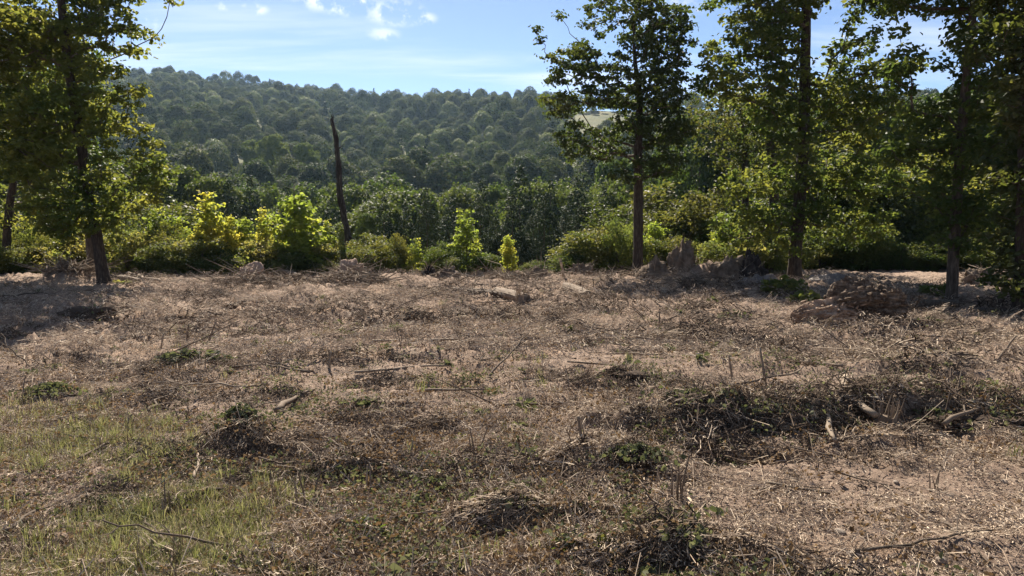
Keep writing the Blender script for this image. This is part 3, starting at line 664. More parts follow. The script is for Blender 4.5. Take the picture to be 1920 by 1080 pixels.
for px in range(-60, 330, 34): filler.append((px + rr.uniform(-8, 8), rr.uniform(395, 455), rr.uniform(80, 120), 'shrub' if rr.random() < .6 else 'bright', rr.randrange(2), rr.uniform(23.8, 26.2)))
for px in range(330, 660, 42): filler.append((px, rr.uniform(430, 480), rr.uniform(80, 110), 'shrub', rr.randrange(3), rr.uniform(23.0, 23.8)))
for px in range(1260, 2000, 34): filler.append((px + rr.uniform(-8, 8), rr.uniform(385, 455), rr.uniform(80, 120), 'shrub' if rr.random() < .75 else 'bright', rr.randrange(2), rr.uniform(26.0, 28.4)))
for px, top, Y in ((-40, 330, 27), (60, 350, 29), (240, 360, 28), (300, 330, 31), (1150, 370, 27), (1215, 350, 29), (1260, 330, 31), (1300, 340, 28), (1350, 300, 33), (1430, 330, 31), (1500, 320, 31), (1545, 290, 30), (1580, 340, 29), (1610, 250, 31), (1650, 320, 29.5), (1680, 230, 32), (1715, 280, 30), (1750, 220, 33),
                   (1775, 330, 30), (1810, 250, 31), (1850, 300, 29), (1890, 240, 31), (1930, 290, 30), (1560, 240, 35), (1640, 215, 37), (1720, 205, 38), (1480, 250, 36), (1960, 220, 32), (1400, 360, 29), (1200, 400, 26), (1130, 400, 29), (-100, 300, 28), (120, 330, 31)):
    filler.append((px, top, rr.uniform(150, 210), 'young', rr.randrange(3), Y))
def plant_at(px, top, wpx, kind, var, Y, label, group=None):
    base = at(px, 500, Y); x = base[0]; z = gz(x, Y); ztop = at(px, top, Y)[2]; h = max(.5, ztop - z)
    pr = PROTO[kind][var % len(PROTO[kind])]; s = h / pr[1] * (1.07 if kind == 'sycamore' else 1.04); sw = wpx / F * Y / pr[2]
    sw = min(max(sw, s * .55), s * 1.5)
    cat = {'sycamore': 'sapling', 'shrub': 'shrub', 'bright': 'shrub', 'young': 'tree'}[kind]
    o = put(pr, (x, Y, z - .03), rr.uniform(0, 6.28), (sw, sw, s), label, cat, group)
    if group: LABELQ.append((o, label, px))
for c in CREST: plant_at(*c)
for c in filler:
    hgt = ('low', 'waist high')[c[1] < 450]
    lab = {'shrub': hgt + ' mid green shrub in the edge thicket ' + where(c[0], 500, True), 'bright': hgt + ' yellow-green shrub in the edge thicket ' + where(c[0], 500, True), 'young': ('tall' if c[1] < 270 else 'small') + ' young dark green tree ' + where(c[0], 500, True)}[c[3]]
    plant_at(*c, lab, g_wall[c[3]])
print('crest', time.time() - T0)

# ------------------------------------------------------------------ midground trees (valley side) and hillside forest
def crown_faces(blobs, n, size, rng, inner=.25, jit=.42):
    areas = np.array([r[0] * r[1] + r[0] * r[2] for c, r in blobs]); k = rng.choice(len(blobs), n, p=areas / areas.sum())
    d = rng.normal(size=(n, 3)); d /= np.linalg.norm(d, axis=1, keepdims=True)
    low = d[:, 2] < -.5; d[low, 2] *= -1
    C = np.array([blobs[i][0] for i in k]); R = np.array([blobs[i][1] for i in k])
    rad = np.where(rng.random(n) < inner, .55 + .35 * rng.random(n), .88 + .2 * rng.random(n)); rad = rad * (1 + .22 * noise3(d * R, 1.1, 5)[:])
    P = C + d * R * rad[:, None]
    q = inside_blobs(P, [(c, tuple(np.array(r) * .72)) for c, r in blobs]); keep = q > 1
    P, d = P[keep], d[keep]; m = len(P)
    N = d + rng.normal(size=(m, 3)) * jit + np.array([0, 0, .25]); sz = size * (.6 + .8 * rng.random(m))
    return P, N, sz
def mass_tree(name, seed, h, w, mat, n, size, pieces=True, nb=18, cone=False, trunk_r=.14):
    rng = np.random.default_rng(seed); blobs = []
    if cone:
        for k in range(9):
            t = k / 8; r_ = w / 2 * (1.0 - .9 * t) * (.85 + .3 * rng.random()); blobs.append(((rng.normal() * .1, rng.normal() * .1, h * (.10 + .84 * t)), (r_, r_, h * .10)))
        for k in range(14):
            t = rng.random() * .8; a = rng.random() * 6.28; r_ = w / 2 * (1 - .9 * t) * .75; blobs.append(((r_ * math.cos(a), r_ * math.sin(a), h * (.1 + .84 * t)), (w * .13, w * .13, h * .05)))
    else:
        blobs.append(((0, 0, h * .60), (w * .36, w * .36, h * .34)))
        for k in range(nb):
            a = k * 2.4 + rng.random(); zt = rng.random() ** .8; q = w * .34 * math.sqrt(max(.05, 1 - (zt - .2) ** 2)) * (.6 + .5 * rng.random())
            r_ = w * (.09 + .10 * rng.random()); blobs.append(((q * math.cos(a), q * math.sin(a), h * (.36 + .52 * zt)), (r_, r_, r_ * .85)))
    P, N, sz = crown_faces(blobs, n, size, rng, jit=.75)
    g = noise3(P + seed, .9, seed); k_ = g > np.quantile(g, .16); P, N, sz = P[k_], N[k_], sz[k_]
    ok = P[:, 2] > .2; P, N, sz = P[ok], N[ok], sz[ok]
    lm = leaf_mesh('crown', P, N, sz, M[mat], rng, simple=True, width=.75)
    root = link(name, None); P2 = np.array([[0, 0, -.6], [.05, 0, h * .35], [0, .05, h * .75]])
    tm = MB(); tm.tube(smooth_path(P2, 7), np.linspace(trunk_r, .03, 7), 8, cap=False)
    for k in range(6):
        b = np.array(blobs[rng.integers(len(blobs))][0]); a = np.array([0, 0, b[2] * .6]); tm.tube([a, (a + b) / 2, b], [trunk_r * .4, trunk_r * .25, .02], 4, cap=False)
    t = link('trunk', tm.mesh('trunk', [M['twig']]), root); c = link('crown', lm, root)
    register(root, [t, c]); return (root, h, w)
MID = [mass_tree('broadleaf_tree', 201 + i, 10.5, 8.2, 'mid', 30000, .19) for i in range(3)]
MIDP = [mass_tree('broadleaf_tree', 211, 10.5, 7.0, 'far_pale', 26000, .19)]
CED = [mass_tree('cedar_tree', 221 + i, 9.0, 5.6 + .8 * i, 'cedar', 24000, .15, cone=True) for i in range(2)]
mid_list = []
for px, top, Y, kind in ((975, 322, 44, 'c'), (1085, 345, 47, 'c'), (905, 352, 50, 'c'), (1030, 350, 52, 'c'), (690, 372, 45, 'c'), (850, 378, 42, 'c'), (620, 380, 48, 'c'), (1000, 395, 38, 'c'), (1060, 400, 37, 'c'), (930, 400, 40, 'c'), (760, 395, 40, 'c'),
                         (470, 345, 48, 'c'), (430, 350, 52, 'c'), (540, 360, 50, 'c'), (800, 365, 55, 'c'), (1130, 365, 50, 'c'), (960, 430, 34, 'c'), (1020, 440, 33, 'c'), (900, 440, 34, 'c'), (1090, 440, 34, 'c'), (720, 430, 34, 'c'), (800, 440, 33, 'c'),
                         (1180, 330, 52, 'm'), (740, 350, 56, 'm'), (660, 345, 60, 'm'), (580, 330, 62, 'm'), (400, 320, 60, 'm'), (340, 310, 62, 'm'), (500, 310, 74, 'm'), (860, 320, 66, 'm'), (790, 330, 70, 'm'), (1130, 320, 66, 'm'), (1230, 320, 60, 'm'), (1290, 300, 58, 'm'), (1340, 290, 62, 'm'),
                         (280, 300, 60, 'm'), (210, 290, 62, 'm'), (700, 375, 42, 'm'), (1050, 320, 70, 'm'), (940, 318, 74, 'm'), (1250, 270, 76, 'm'), (1180, 290, 84, 'm'), (620, 310, 84, 'm'), (720, 310, 86, 'm'), (460, 300, 88, 'm'), (1400, 280, 70, 'm'), (1480, 270, 70, 'm'), (1560, 240, 60, 'm'), (1640, 220, 58, 'm'), (1710, 215, 62, 'm'),
                         (1790, 210, 60, 'm'), (1860, 200, 62, 'm'), (140, 280, 60, 'm'), (60, 270, 62, 'm'), (0, 260, 64, 'm'), (1940, 190, 62, 'm'), (1010, 330, 60, 'm'),
                         (1500, 205, 42, 'm'), (1555, 190, 46, 'm'), (1610, 185, 40, 'm'), (1665, 190, 44, 'm'), (1560, 290, 36, 'm'), (1640, 280, 35, 'm'), (1710, 200, 48, 'm'), (1765, 180, 40, 'm'), (1830, 160, 44, 'm'), (1890, 150, 40, 'm'), (1950, 160, 42, 'm'), (1310, 205, 52, 'm'), (1450, 200, 50, 'm'), (1380, 210, 56, 'm'), (230, 300, 44, 'm'), (100, 240, 42, 'm'), (20, 230, 44, 'm'), (522, 252, 108, 'p'), (578, 268, 100, 'p'), (485, 262, 118, 'p'), (640, 290, 100, 'p'), (1110, 330, 60, 'p'), (700, 400, 40, 'p')):
    mid_list.append((px, top, Y, kind))
for i, (px, top, Y, kind) in enumerate(mid_list):
    if 300 < px < 1150 and Y < 95: top = max(top, 325 + (px * 37 % 40) if kind != 'c' else top)
    if kind == 'p' and Y > 95: Y += 70
    x = at(px, 400, Y)[0]; z = gz(x, Y); h = max(3.5, at(px, top, Y)[2] - z); pr = {'c': CED, 'm': MID, 'p': MIDP}[kind]; pr = pr[i % len(pr)]
    s = h / pr[1]; sw = s * (rr.uniform(.65, .95) if h > 12 else rr.uniform(.9, 1.3))
    if kind == 'c': lab, cat, grp = ('tallest dark cedar at the centre of the valley trees' if i == 0 else 'dark pointed cedar in the shaded stand beyond the clearing'), 'tree', 'dark cedars below the clearing edge'
    elif kind == 'm': lab, cat, grp = 'full crowned green tree on the valley side beyond the clearing', 'tree', 'broadleaf trees on the valley side'
    else: lab, cat, grp = 'pale green rounded tree standing out from darker woods', 'tree', 'pale trees among the woods'
    o = put(pr, (x, Y, z), rr.uniform(0, 6.28), (sw, sw, s), lab, cat, grp if i else None)
    if i: LABELQ.append((o, {'c': 'dark pointed cedar ', 'm': 'full green tree ', 'p': 'pale rounded tree '}[kind] + ('near ' if Y < 46 else ('downslope ' if Y < 64 else 'deep down ')) + where(px, 500, True), px))
print('mid', time.time() - T0)

def far_proto(seed, h, w, mat, n, size, nb=9, cone=False):
    rng = np.random.default_rng(seed); blobs = []
    if cone:
        for k in range(6): t = k / 5; r_ = w / 2 * (1.0 - .85 * t); blobs.append(((0, 0, h * (.12 + .8 * t)), (r_, r_, h * .13)))
    else:
        blobs.append(((0, 0, h * .56), (w * .40, w * .40, h * .40)))
        for k in range(nb):
            a = k * 2.4 + rng.random(); zt = rng.random(); q = w * .33 * math.sqrt(max(.1, 1 - (zt * .9) ** 2)) * (.8 + .3 * rng.random()); r_ = w * (.11 + .07 * rng.random()); blobs.append(((q * math.cos(a), q * math.sin(a), h * (.44 + .42 * zt)), (r_, r_, r_ * .9)))
    P, N, sz = crown_faces(blobs, n, size, rng, inner=.1)
    n_ = len(P); P = np.vstack([P, [[0, 0, h * .25]] * 2]); N = np.vstack([N, [[1, 0, 0], [0, 1, 0]]]); sz = np.append(sz, [h * .1, h * .1])
    return leaf_mesh('tree_crown', P, N, sz, M[mat], rng, simple=True, width=.8)
FAR = [far_proto(301 + i, 9.8, 6.9 + .6 * (i % 3), 'far', 5200, .30, nb=10 + i) for i in range(4)] + [far_proto(311, 9.8, 7.4, 'far_pale', 5200, .30), far_proto(312, 8.5, 4.4, 'cedar', 1700, .42, cone=True)]
rng = np.random.default_rng(77)
pts = []
def field_mask(x, y):
    z = terrain(x, y, fine=False); P = np.stack([x, y, z], -1); px, py = project(P)
    a = (px > 1062) & (px < 1330) & (py > 215) & (py < 262) & (y > 0)
    b = (px > 1050) & (px < 1150) & (py > 303) & (py < 345) & (y > 150)
    c = (px > 1330) & (px < 1720) & (py > 212) & (py < 262) & (y > 200) & (vnoise(x * .02, y * .02, 9) > -.1)
    a2 = (px > 1062) & (px < 1165) & (py > 215) & (py < 284) & (y > 0)
    return a | a2 | b | c
sp = 7.2
for gy in np.arange(30, 760, sp):
    hw = min(gy * 1.0 + 60, 560); gx = np.arange(-hw, hw, sp); n = len(gx)
    pts.append(np.stack([gx + rng.uniform(-.45, .45, n) * sp, np.full(n, gy) + rng.uniform(-.45, .45, n) * sp], -1))
pts = np.vstack(pts); r = np.hypot(pts[:, 0], pts[:, 1]); E, D = ridge(pts[:, 0], pts[:, 1])
keep = (r > 92) & (r < D + 35) & ~field_mask(pts[:, 0], pts[:, 1]); pts = pts[keep]; r = r[keep]
pz = terrain(pts[:, 0], pts[:, 1], fine=False); fx, fy = project(np.stack([pts[:, 0], pts[:, 1], pz], -1))
inview = (fx > -60) & (fx < 1980)
scl = (.50 + .85 * rng.random(len(pts)) ** 1.4) * (1 + .6 * vnoise(pts[:, 0] / 40, pts[:, 1] / 40, 61)); rot = rng.random(len(pts)) * 6.28
pn = vnoise(pts[:, 0] / 60, pts[:, 1] / 60, 62)
idx = rng.integers(0, 4, len(pts)); u_ = rng.random(len(pts)); idx = np.where((u_ < .06 + .25 * (pn > .18)), 4, idx); idx = np.where((u_ > .93), 5, idx)
order = np.argsort(np.where(inview & (fx < 1330), r, r + 1e4)); solo = order[:232]; rest = order[232:]
NAMES = {0: 'hillside_tree', 4: 'hillside_tree', 5: 'cedar_tree'}
for i in solo:
    k = int(idx[i]); t = 0 if k < 4 else k
    lab = {0: 'rounded dark green tree in the dense wood across the valley', 4: 'paler green rounded tree in the dense wood across the valley', 5: 'small pointed dark cedar in the dense wood across the valley'}[t]
    o = link(NAMES[t], FAR[k], label=lab, cat='tree', group={0: 'dark green trees across the valley', 4: 'paler green trees across the valley', 5: 'cedars across the valley'}[t], loc=(pts[i, 0], pts[i, 1], pz[i] - .5))
    LABELQ.append((o, ('lowest' if r[i] < 106 else ('low' if r[i] < 118 else ('mid' if r[i] < 132 else ('higher' if r[i] < 146 else 'upper')))) + {0: ' round dark hillside tree ', 4: ' round pale hillside tree ', 5: ' pointed hillside cedar '}[t] + where(fx[i], 500, True) + (' leftward' if fx[i] < 0 else ''), fx[i]))
    o.rotation_euler = (0, 0, rot[i]); s = scl[i]; o.scale = (s * 1.0, s * 1.0, s * (.9 + .3 * u_[i]))

def scatter(name, protos, P, rotv, sc, idx, label=None, cat=None, kind='stuff'):
    c = bpy.data.collections.new(name + '_pieces')
    for k, me in enumerate(protos):
        if me.users > 0 and False: pass
        c.objects.link(bpy.data.objects.new('%s_%02d' % (name, k), me))
    me = bpy.data.meshes.new(name); me.vertices.add(len(P)); me.vertices.foreach_set('co', np.asarray(P, np.float32).ravel())
    a = me.attributes.new('rot', 'FLOAT_VECTOR', 'POINT'); a.data.foreach_set('vector', np.asarray(rotv, np.float32).ravel())
    a = me.attributes.new('scl', 'FLOAT_VECTOR', 'POINT'); s = np.asarray(sc, np.float32); s = np.repeat(s[:, None], 3, 1) if s.ndim == 1 else s; a.data.foreach_set('vector', s.ravel())
    a = me.attributes.new('idx', 'INT', 'POINT'); a.data.foreach_set('value', np.asarray(idx, np.int32))
    o = link(name, me, label=label, cat=cat, kind=kind)
    ng = bpy.data.node_groups.new(name, 'GeometryNodeTree'); ng.interface.new_socket('Geometry', in_out='INPUT', socket_type='NodeSocketGeometry'); ng.interface.new_socket('Geometry', in_out='OUTPUT', socket_type='NodeSocketGeometry')
    gi = ng.nodes.new('NodeGroupInput'); go = ng.nodes.new('NodeGroupOutput'); ci = ng.nodes.new('GeometryNodeCollectionInfo'); ci.inputs['Collection'].default_value = c; ci.inputs['Separate Children'].default_value = True; ci.inputs['Reset Children'].default_value = True
    iop = ng.nodes.new('GeometryNodeInstanceOnPoints'); iop.inputs['Pick Instance'].default_value = True
    L = ng.links.new
    def att(n, t):
        x = ng.nodes.new('GeometryNodeInputNamedAttribute'); x.data_type = t; x.inputs['Name'].default_value = n; return [s for s in x.outputs if s.enabled and s.name == 'Attribute'][0]
    L(gi.outputs[0], iop.inputs['Points']); L(ci.outputs[0], iop.inputs['Instance']); L(att('idx', 'INT'), iop.inputs['Instance Index'])
    e2r = ng.nodes.new('FunctionNodeEulerToRotation'); L(att('rot', 'FLOAT_VECTOR'), e2r.inputs[0]); L(e2r.outputs[0], iop.inputs['Rotation']); L(att('scl', 'FLOAT_VECTOR'), iop.inputs['Scale'])
    L(iop.outputs[0], go.inputs[0])
    md = o.modifiers.new('scatter', 'NODES'); md.node_group = ng
    return o
k = rest
scatter('hillside_forest', FAR, np.stack([pts[k, 0], pts[k, 1], pz[k] - .5], -1), np.stack([0 * rot[k], 0 * rot[k], rot[k]], -1), np.stack([scl[k], scl[k], scl[k] * (.9 + .3 * u_[k])], -1), idx[k],
        'dense rolling forest covering the hill up to the ridge line', 'forest')
print('forest', len(pts), time.time() - T0)

# ------------------------------------------------------------------ debris on the clearing
def fan_points(n, rng, r0=2.4, r1=24.5, a=38, power=1.0):
    """random points, denser close by"""
    u = rng.random(n); r = r0 * (r1 / r0) ** (u ** power); th = np.radians(rng.uniform(-a, a, n)); return r * np.sin(th), r * np.cos(th)
def normals(x, y, e=.06):
    hx = (terrain(x + e, y) - terrain(x - e, y)) / (2 * e); hy = (terrain(x, y + e) - terrain(x, y - e)) / (2 * e); return hx, hy
def straw_proto(seed, n, rad, lmin, lmax, wmin, wmax, lift, mat, name='straw'):
    rng = np.random.default_rng(seed); V = []; Q = []; A = []
    for i in range(n):
        a = rng.random() * 6.283; q = rad * math.sqrt(rng.random()); c = np.array([q * math.cos(a), q * math.sin(a), rng.random() ** 2 * lift])
        L_ = rng.uniform(lmin, lmax) * (.4 + rng.random() ** 2); w = rng.uniform(wmin, wmax); h = rng.random() * 6.283; el = rng.normal() * .20 + (.6 if rng.random() < .06 else 0)
        d = np.array([math.cos(h) * math.cos(el), math.sin(h) * math.cos(el), math.sin(el)]); s = np.array([-math.sin(h), math.cos(h), 0]); up = np.cross(d, s)
        bend = s * rng.normal() * L_ * .12 + up * rng.normal() * L_ * .06
        p = [c - d * L_ / 2, c + bend, c + d * L_ / 2]; k = len(V)
        for j, pp in enumerate(p):
            ww = w * (1, .9, .5)[j]; V += [pp - s * ww / 2, pp + up * ww * .6, pp + s * ww / 2]
        for j in range(2):
            b = k + 3 * j; Q += [(b, b + 3, b + 4, b + 1), (b + 1, b + 4, b + 5, b + 2)]; 
        A += [rng.random()] * 4
    return mesh_np(name, np.array(V), [np.array(Q)], [M[mat]], A)
def tuft_proto(seed, n, h, rad, w, mat='grass', lean=.45):
    rng = np.random.default_rng(seed); V = []; Q = []; A = []; T = []; AT = []
    for i in range(n):
        a = rng.random() * 6.283; q = rad * rng.random(); b = np.array([q * math.cos(a), q * math.sin(a), -.01]); hh = h * (.4 + .8 * rng.random()); t = rng.random() * 6.283; ln = lean * rng.random() * hh * 1.3
        o = np.array([math.cos(t), math.sin(t), 0]); s = np.array([-math.sin(t), math.cos(t), 0]) * w * (.6 + .6 * rng.random()); k = len(V)
        p1 = b + np.array([0, 0, hh * .55]) + o * ln * .35; p2 = b + np.array([0, 0, hh * .9]) + o * ln
        V += [b - s / 2, b + s / 2, p1 - s * .4, p1 + s * .4, p2]
        Q.append((k, k + 1, k + 3, k + 2)); A.append(rng.random()); T.append((k + 2, k + 3, k + 4))
    return mesh_np('tuft', np.array(V), [np.array(Q), np.array(T)], [M[mat]], A + A)
def litter_proto(seed, n, rad, size, mat, lift=.03):
    rng = np.random.default_rng(seed); a = rng.random(n) * 6.283; q = rad * np.sqrt(rng.random(n)); C = np.stack([q * np.cos(a), q * np.sin(a), rng.random(n) * lift], -1)
    N = rng.normal(size=(n, 3)) * .75 + np.array([0, 0, .8]); return leaf_mesh('litter', C, N, size * (.5 + rng.random(n)), M[mat], rng, fold=.3, width=.7)
def lump(seed, sub=2, rough=.35, flat=.7):
    import bmesh
    bm = bmesh.new(); bmesh.ops.create_icosphere(bm, subdivisions=sub, radius=1)
    V = np.array([v.co[:] for v in bm.verts]); Fc = np.array([[v.index for v in f.verts] for f in bm.faces]); bm.free()
    k = 1 + rough * noise3(V + seed, 1.3, seed) + rough * .5 * noise3(V + seed, 3.1, seed + 9); V = V * k[:, None] * np.array([1, .8, flat]); return V, Fc
def lump_mesh(seed, mat, sub=2, rough=.35, flat=.7, name='clod'):
    V, Fc = lump(seed, sub, rough, flat); return mesh_np(name, V, [Fc], [M[mat]], np.full(len(Fc), (seed * .37) % 1), smooth=False)
rng = np.random.default_rng(99)
def fore(x, y):
    return sstep(1.2, .5, np.hypot((x - .1) / 1.1, (y - 3.9) / .9))
def bare(x, y):
    return sstep(1.15, .75, np.hypot((x - 2.3) / 1.75, (y - 3.95) / 1.05) + .25 * vnoise(x * 2, y * 2, 83))
_bk = np.array([ground_plane_at(px, py) for px, py in ((1120, 820), (1300, 800), (1450, 785), (1600, 775), (1750, 770), (1920, 790), (2050, 800))])
def bank(x, y):
    yc = np.interp(x, _bk[:, 0], _bk[:, 1]); return sstep(.62, .30, np.abs(y - yc) + .25 * vnoise(x * 2.2, y * 2.2, 85)) * sstep(.45, 1.5, x)
def cover(x, y):  # how cluttered the ground is: 0 bare soil .. 1 thick
    v = .55 + 1.1 * fbm(x * .55, y * .8, 3, 81)
    return np.clip(v, .12, 1) * (1 - .6 * bare(x, y)) * (1 - .5 * sstep(1.3, .6, np.hypot((x + .6) / 3.2, (y - 7.6) / 1.9)))
def do_scatter(name, protos, n, label, cat, dens, smin, smax, sink=0., tilt=.15, r0=2.4, r1=24.5, power=1.0, align=True):
    x, y = fan_points(n, rng, r0, r1, power=power); k = rng.random(n) < dens(x, y); x, y = x[k], y[k]; m = len(x)
    z = terrain(x, y) - sink; hx, hy = normals(x, y) if align else (0 * x, 0 * x)
    rz = rng.random(m) * 6.283
    # tilt to follow the slope: small-angle Euler expressed after the spin about z
    ax = np.arctan(np.clip(hy, -.9, .9)); ay = -np.arctan(np.clip(hx, -.9, .9))
    # rotation order XYZ applies X then Y then Z, so express slope in the spun frame
    c, s = np.cos(rz), np.sin(rz); rx = c * ax + s * ay; ry = -s * ax + c * ay
    return scatter(name, protos, np.stack([x, y, z], -1), np.stack([rx + rng.normal(size=m) * tilt, ry + rng.normal(size=m) * tilt, rz], -1), rng.uniform(smin, smax, m), rng.integers(0, len(protos), m), label, cat)
straws = [straw_proto(401 + i, 110, .20, .015, .085, .0015, .0042, .014, 'straw') for i in range(6)] + [straw_proto(411, 7, .25, .10, .34, .003, .006, .02, 'straw')]
straws += [straw_proto(415 + i, 90, .18, .01, .035, .003, .008, .012, 'straw') for i in range(4)]
do_scatter('mulched_straw', straws, 27000, 'shredded straw, bark and twig bits strewn over the whole clearing', 'mulch', lambda x, y: cover(x, y), .7, 1.3, sink=-.002, tilt=.08, power=.85)
do_scatter('leaf_litter', [litter_proto(421 + i, 30, .2, .018, 'dry_leaf') for i in range(3)] , 8000, 'brown curled dead leaves lying among the mulch', 'dead leaves', lambda x, y: (cover(x, y) * sstep(13, 4, y) * .9 + .08) * (1 - .75 * bare(x, y)), .7, 1.3)
do_scatter('cut_leaves', [litter_proto(431 + i, 30, .18, .021, 'cut_leaf', .04) for i in range(3)], 7000, 'wilting grey-green cut leaves lying among the mulch', 'cut leaves',
           lambda x, y: ((fbm(x * 1.3, y * 2.0, 4, 91) > .2 - .35 * bank(x, y) - .3 * fore(x, y)) * sstep(16, 5, y) * .8 + .03) * (1 - bare(x, y)), .7, 1.3)
do_scatter('dark_litter', [straw_proto(441 + i, 70, .15, .02, .10, .003, .010, .035, 'litter') for i in range(3)], 9000, 'dark damp shredded roots and stems in the hollows', 'debris',
           lambda x, y: (fbm(x * .9 + 5, y * 1.8, 4, 95) > .16 - .4 * bank(x, y) - .22 * fore(x, y)) * .85 * (1 - .9 * bare(x, y)), .7, 1.3)
do_scatter('bank_litter', [straw_proto(495 + i, 60, .2, .05, .22, .004, .012, .10, 'litter') for i in range(3)] + [litter_proto(498, 30, .18, .03, 'dry_leaf', .08), litter_proto(499, 24, .18, .028, 'cut_leaf', .07), straw_proto(500, 60, .2, .04, .2, .003, .008, .09, 'straw'), straw_proto(501, 50, .2, .04, .25, .004, .01, .09, 'straw')], 5200, 'dark torn roots and leaves heaped along the dug bank', 'debris', lambda x, y: bank(x, y) * .9, .6, 1.2, tilt=.25, r0=3.5, r1=8)
do_scatter('soil_clods', [lump_mesh(451 + i, 'clod', 1, .5) for i in range(5)], 32000, 'crumbled soil clods scattered over the clearing', 'clods', lambda x, y: .35 + .65 * (cover(x, y) < .4),   .003, .015, sink=.001, tilt=1.2, align=False, power=.8)
def green(x, y):
    g = sstep(.35, -.7, x + 1.25 + .76 * (y - 3.8) + .8 * vnoise(x * 1.5, y * 1.5, 84)) * sstep(7.2, 5.6, y)
    g2 = (fbm(x * .8, y * .9, 3, 97) + .6) * .9
    return np.clip(g * np.clip(g2, 0, 1), 0, 1)
tufts = [tuft_proto(461 + i, 30, .055 + .02 * i, .06, .0032) for i in range(3)] + [tuft_proto(465, 24, .12, .05, .0035, lean=.8), tuft_proto(466, 30, .09, .07, .003, 'straw', .8)]
do_scatter('grass', tufts, 60000, 'short green and yellow grass tufts at the lower left', 'grass', lambda x, y: np.clip(green(x, y) * .85, 0, 1), .6, 1.35, sink=0, r1=9.5, align=False)
do_scatter('weeds', [tuft_proto(471, 16, .11, .05, .007), litter_proto(472, 14, .08, .05, 'cut_leaf', .07), tuft_proto(473, 14, .2, .06, .005, 'straw', .8)], 3400, 'sparse weeds and dry stalks poking through the mulch', 'weeds', lambda x, y: (.06 + .3 * (fbm(x * .6, y * .7, 2, 98) > .2)) * (1 - bare(x, y)), .6, 1.4, align=False)
far_straws = [straw_proto(481 + i, 130, .45, .03, .14, .004, .010, .03, 'straw') for i in range(4)]
_lg = ground_plane_at(1587, 608)
def off_log(x, y):
    return np.hypot((x - _lg[0]) / 1.25, (y - _lg[1]) / .75) > 1
do_scatter('coarse_mulch', far_straws, 5000, 'coarse shredded stalks and bark covering the far half of the clearing', 'mulch', lambda x, y: off_log(x, y) * np.clip(.4 + 1.4 * fbm(x * .45, y * .7, 3, 86), .05, 1), .6, 1.2, tilt=.06, r0=8.5, r1=25, power=.7)
do_scatter('coarse_dark_litter', [straw_proto(491 + i, 80, .4, .05, .25, .008, .022, .09, 'litter') for i in range(3)], 1500, 'dark shredded roots in the far half of the clearing', 'debris', lambda x, y: off_log(x, y) * (fbm(x * .6 + 5, y * 1.2, 4, 87) > .10) * .9, .6, 1.2, tilt=.1, r0=8.5, r1=25, power=.7)
print('scatter', time.time() - T0)

# individual things on the ground -------------------------------------------------
def branch_obj(p0, p1, r0, r1, label, seed, mat='stick', bend=.06, forks=2, lift=(.02, .02), name='fallen_branch', cat='branch', group=None, splinter=False):
    rng = np.random.default_rng(seed); a = np.array(p0, float); b = np.array(p1, float); n = 9; t = np.linspace(0, 1, n)
    P = a[None] * (1 - t[:, None]) + b[None] * t[:, None]; L_ = np.linalg.norm(b - a); side = np.cross(b - a, [0, 0, 1]); side /= (np.linalg.norm(side) + 1e-6)
    w = np.cumsum(rng.normal(size=n)) * .35; w -= w[0] + (w[-1] - w[0]) * t
    P = P + side * (w * L_ * bend)[:, None]; P[:, 2] = P[:, 2] + np.interp(t, [0, 1], lift)
    c = P[0].copy(); P -= c; R = np.linspace(r0, r1, n) * (1 + .12 * rng.normal(size=n))
    mb = MB(); mb.tube(P, R, 8, rough=.10, a=rng.random(), seed=seed)
    root = link(name, mb.mesh('branch', [M[mat]], smooth=True), label=label, cat=cat, group=group, loc=tuple(c))
    for k in range(forks):
        i = rng.integers(2, n - 1); d = (P[i] - P[i - 1]); d /= np.linalg.norm(d) + 1e-9; s = 1 if rng.random() < .5 else -1
        e = P[i] + (d * .8 + side * s * .6 + np.array([0, 0, rng.uniform(0, .35)])) * L_ * rng.uniform(.12, .28)
        fb = MB(); fb.tube([P[i], (P[i] + e) / 2 + rng.normal(size=3) * .01, e], [R[i] * .6, R[i] * .4, R[i] * .15], 5, a=rng.random()); link('side_twig', fb.mesh('side_twig', [M[mat]]), root)
    if splinter:
        fb = MB()
        for k in range(7):
            q = P[-1] + rng.normal(size=3) * r1 * .5; d = (P[-1] - P[-2]); d /= np.linalg.norm(d); e = q + d * rng.uniform(.05, .2) + rng.normal(size=3) * .02; fb.tube([P[-2] * .3 + P[-1] * .7, q, e], [.008, .006, .001], 4)
        link('splinters', fb.mesh('splinters', [M['fresh_wood']]), root)
    return root
def gb(px0, py0, px1, py1, r0, r1, label, seed, **kw):
    L_ = float(np.linalg.norm(np.array(gp(px0, py0)) - np.array(gp(px1, py1)))); r0 = min(r0, L_ * .035 + .003); r1 = min(r1, r0 * .7)
    return branch_obj(gp(px0, py0), gp(px1, py1), r0, r1, label, seed, lift=kw.pop('lift', (r0 * .9 + .025, r1 + .035)), **kw)
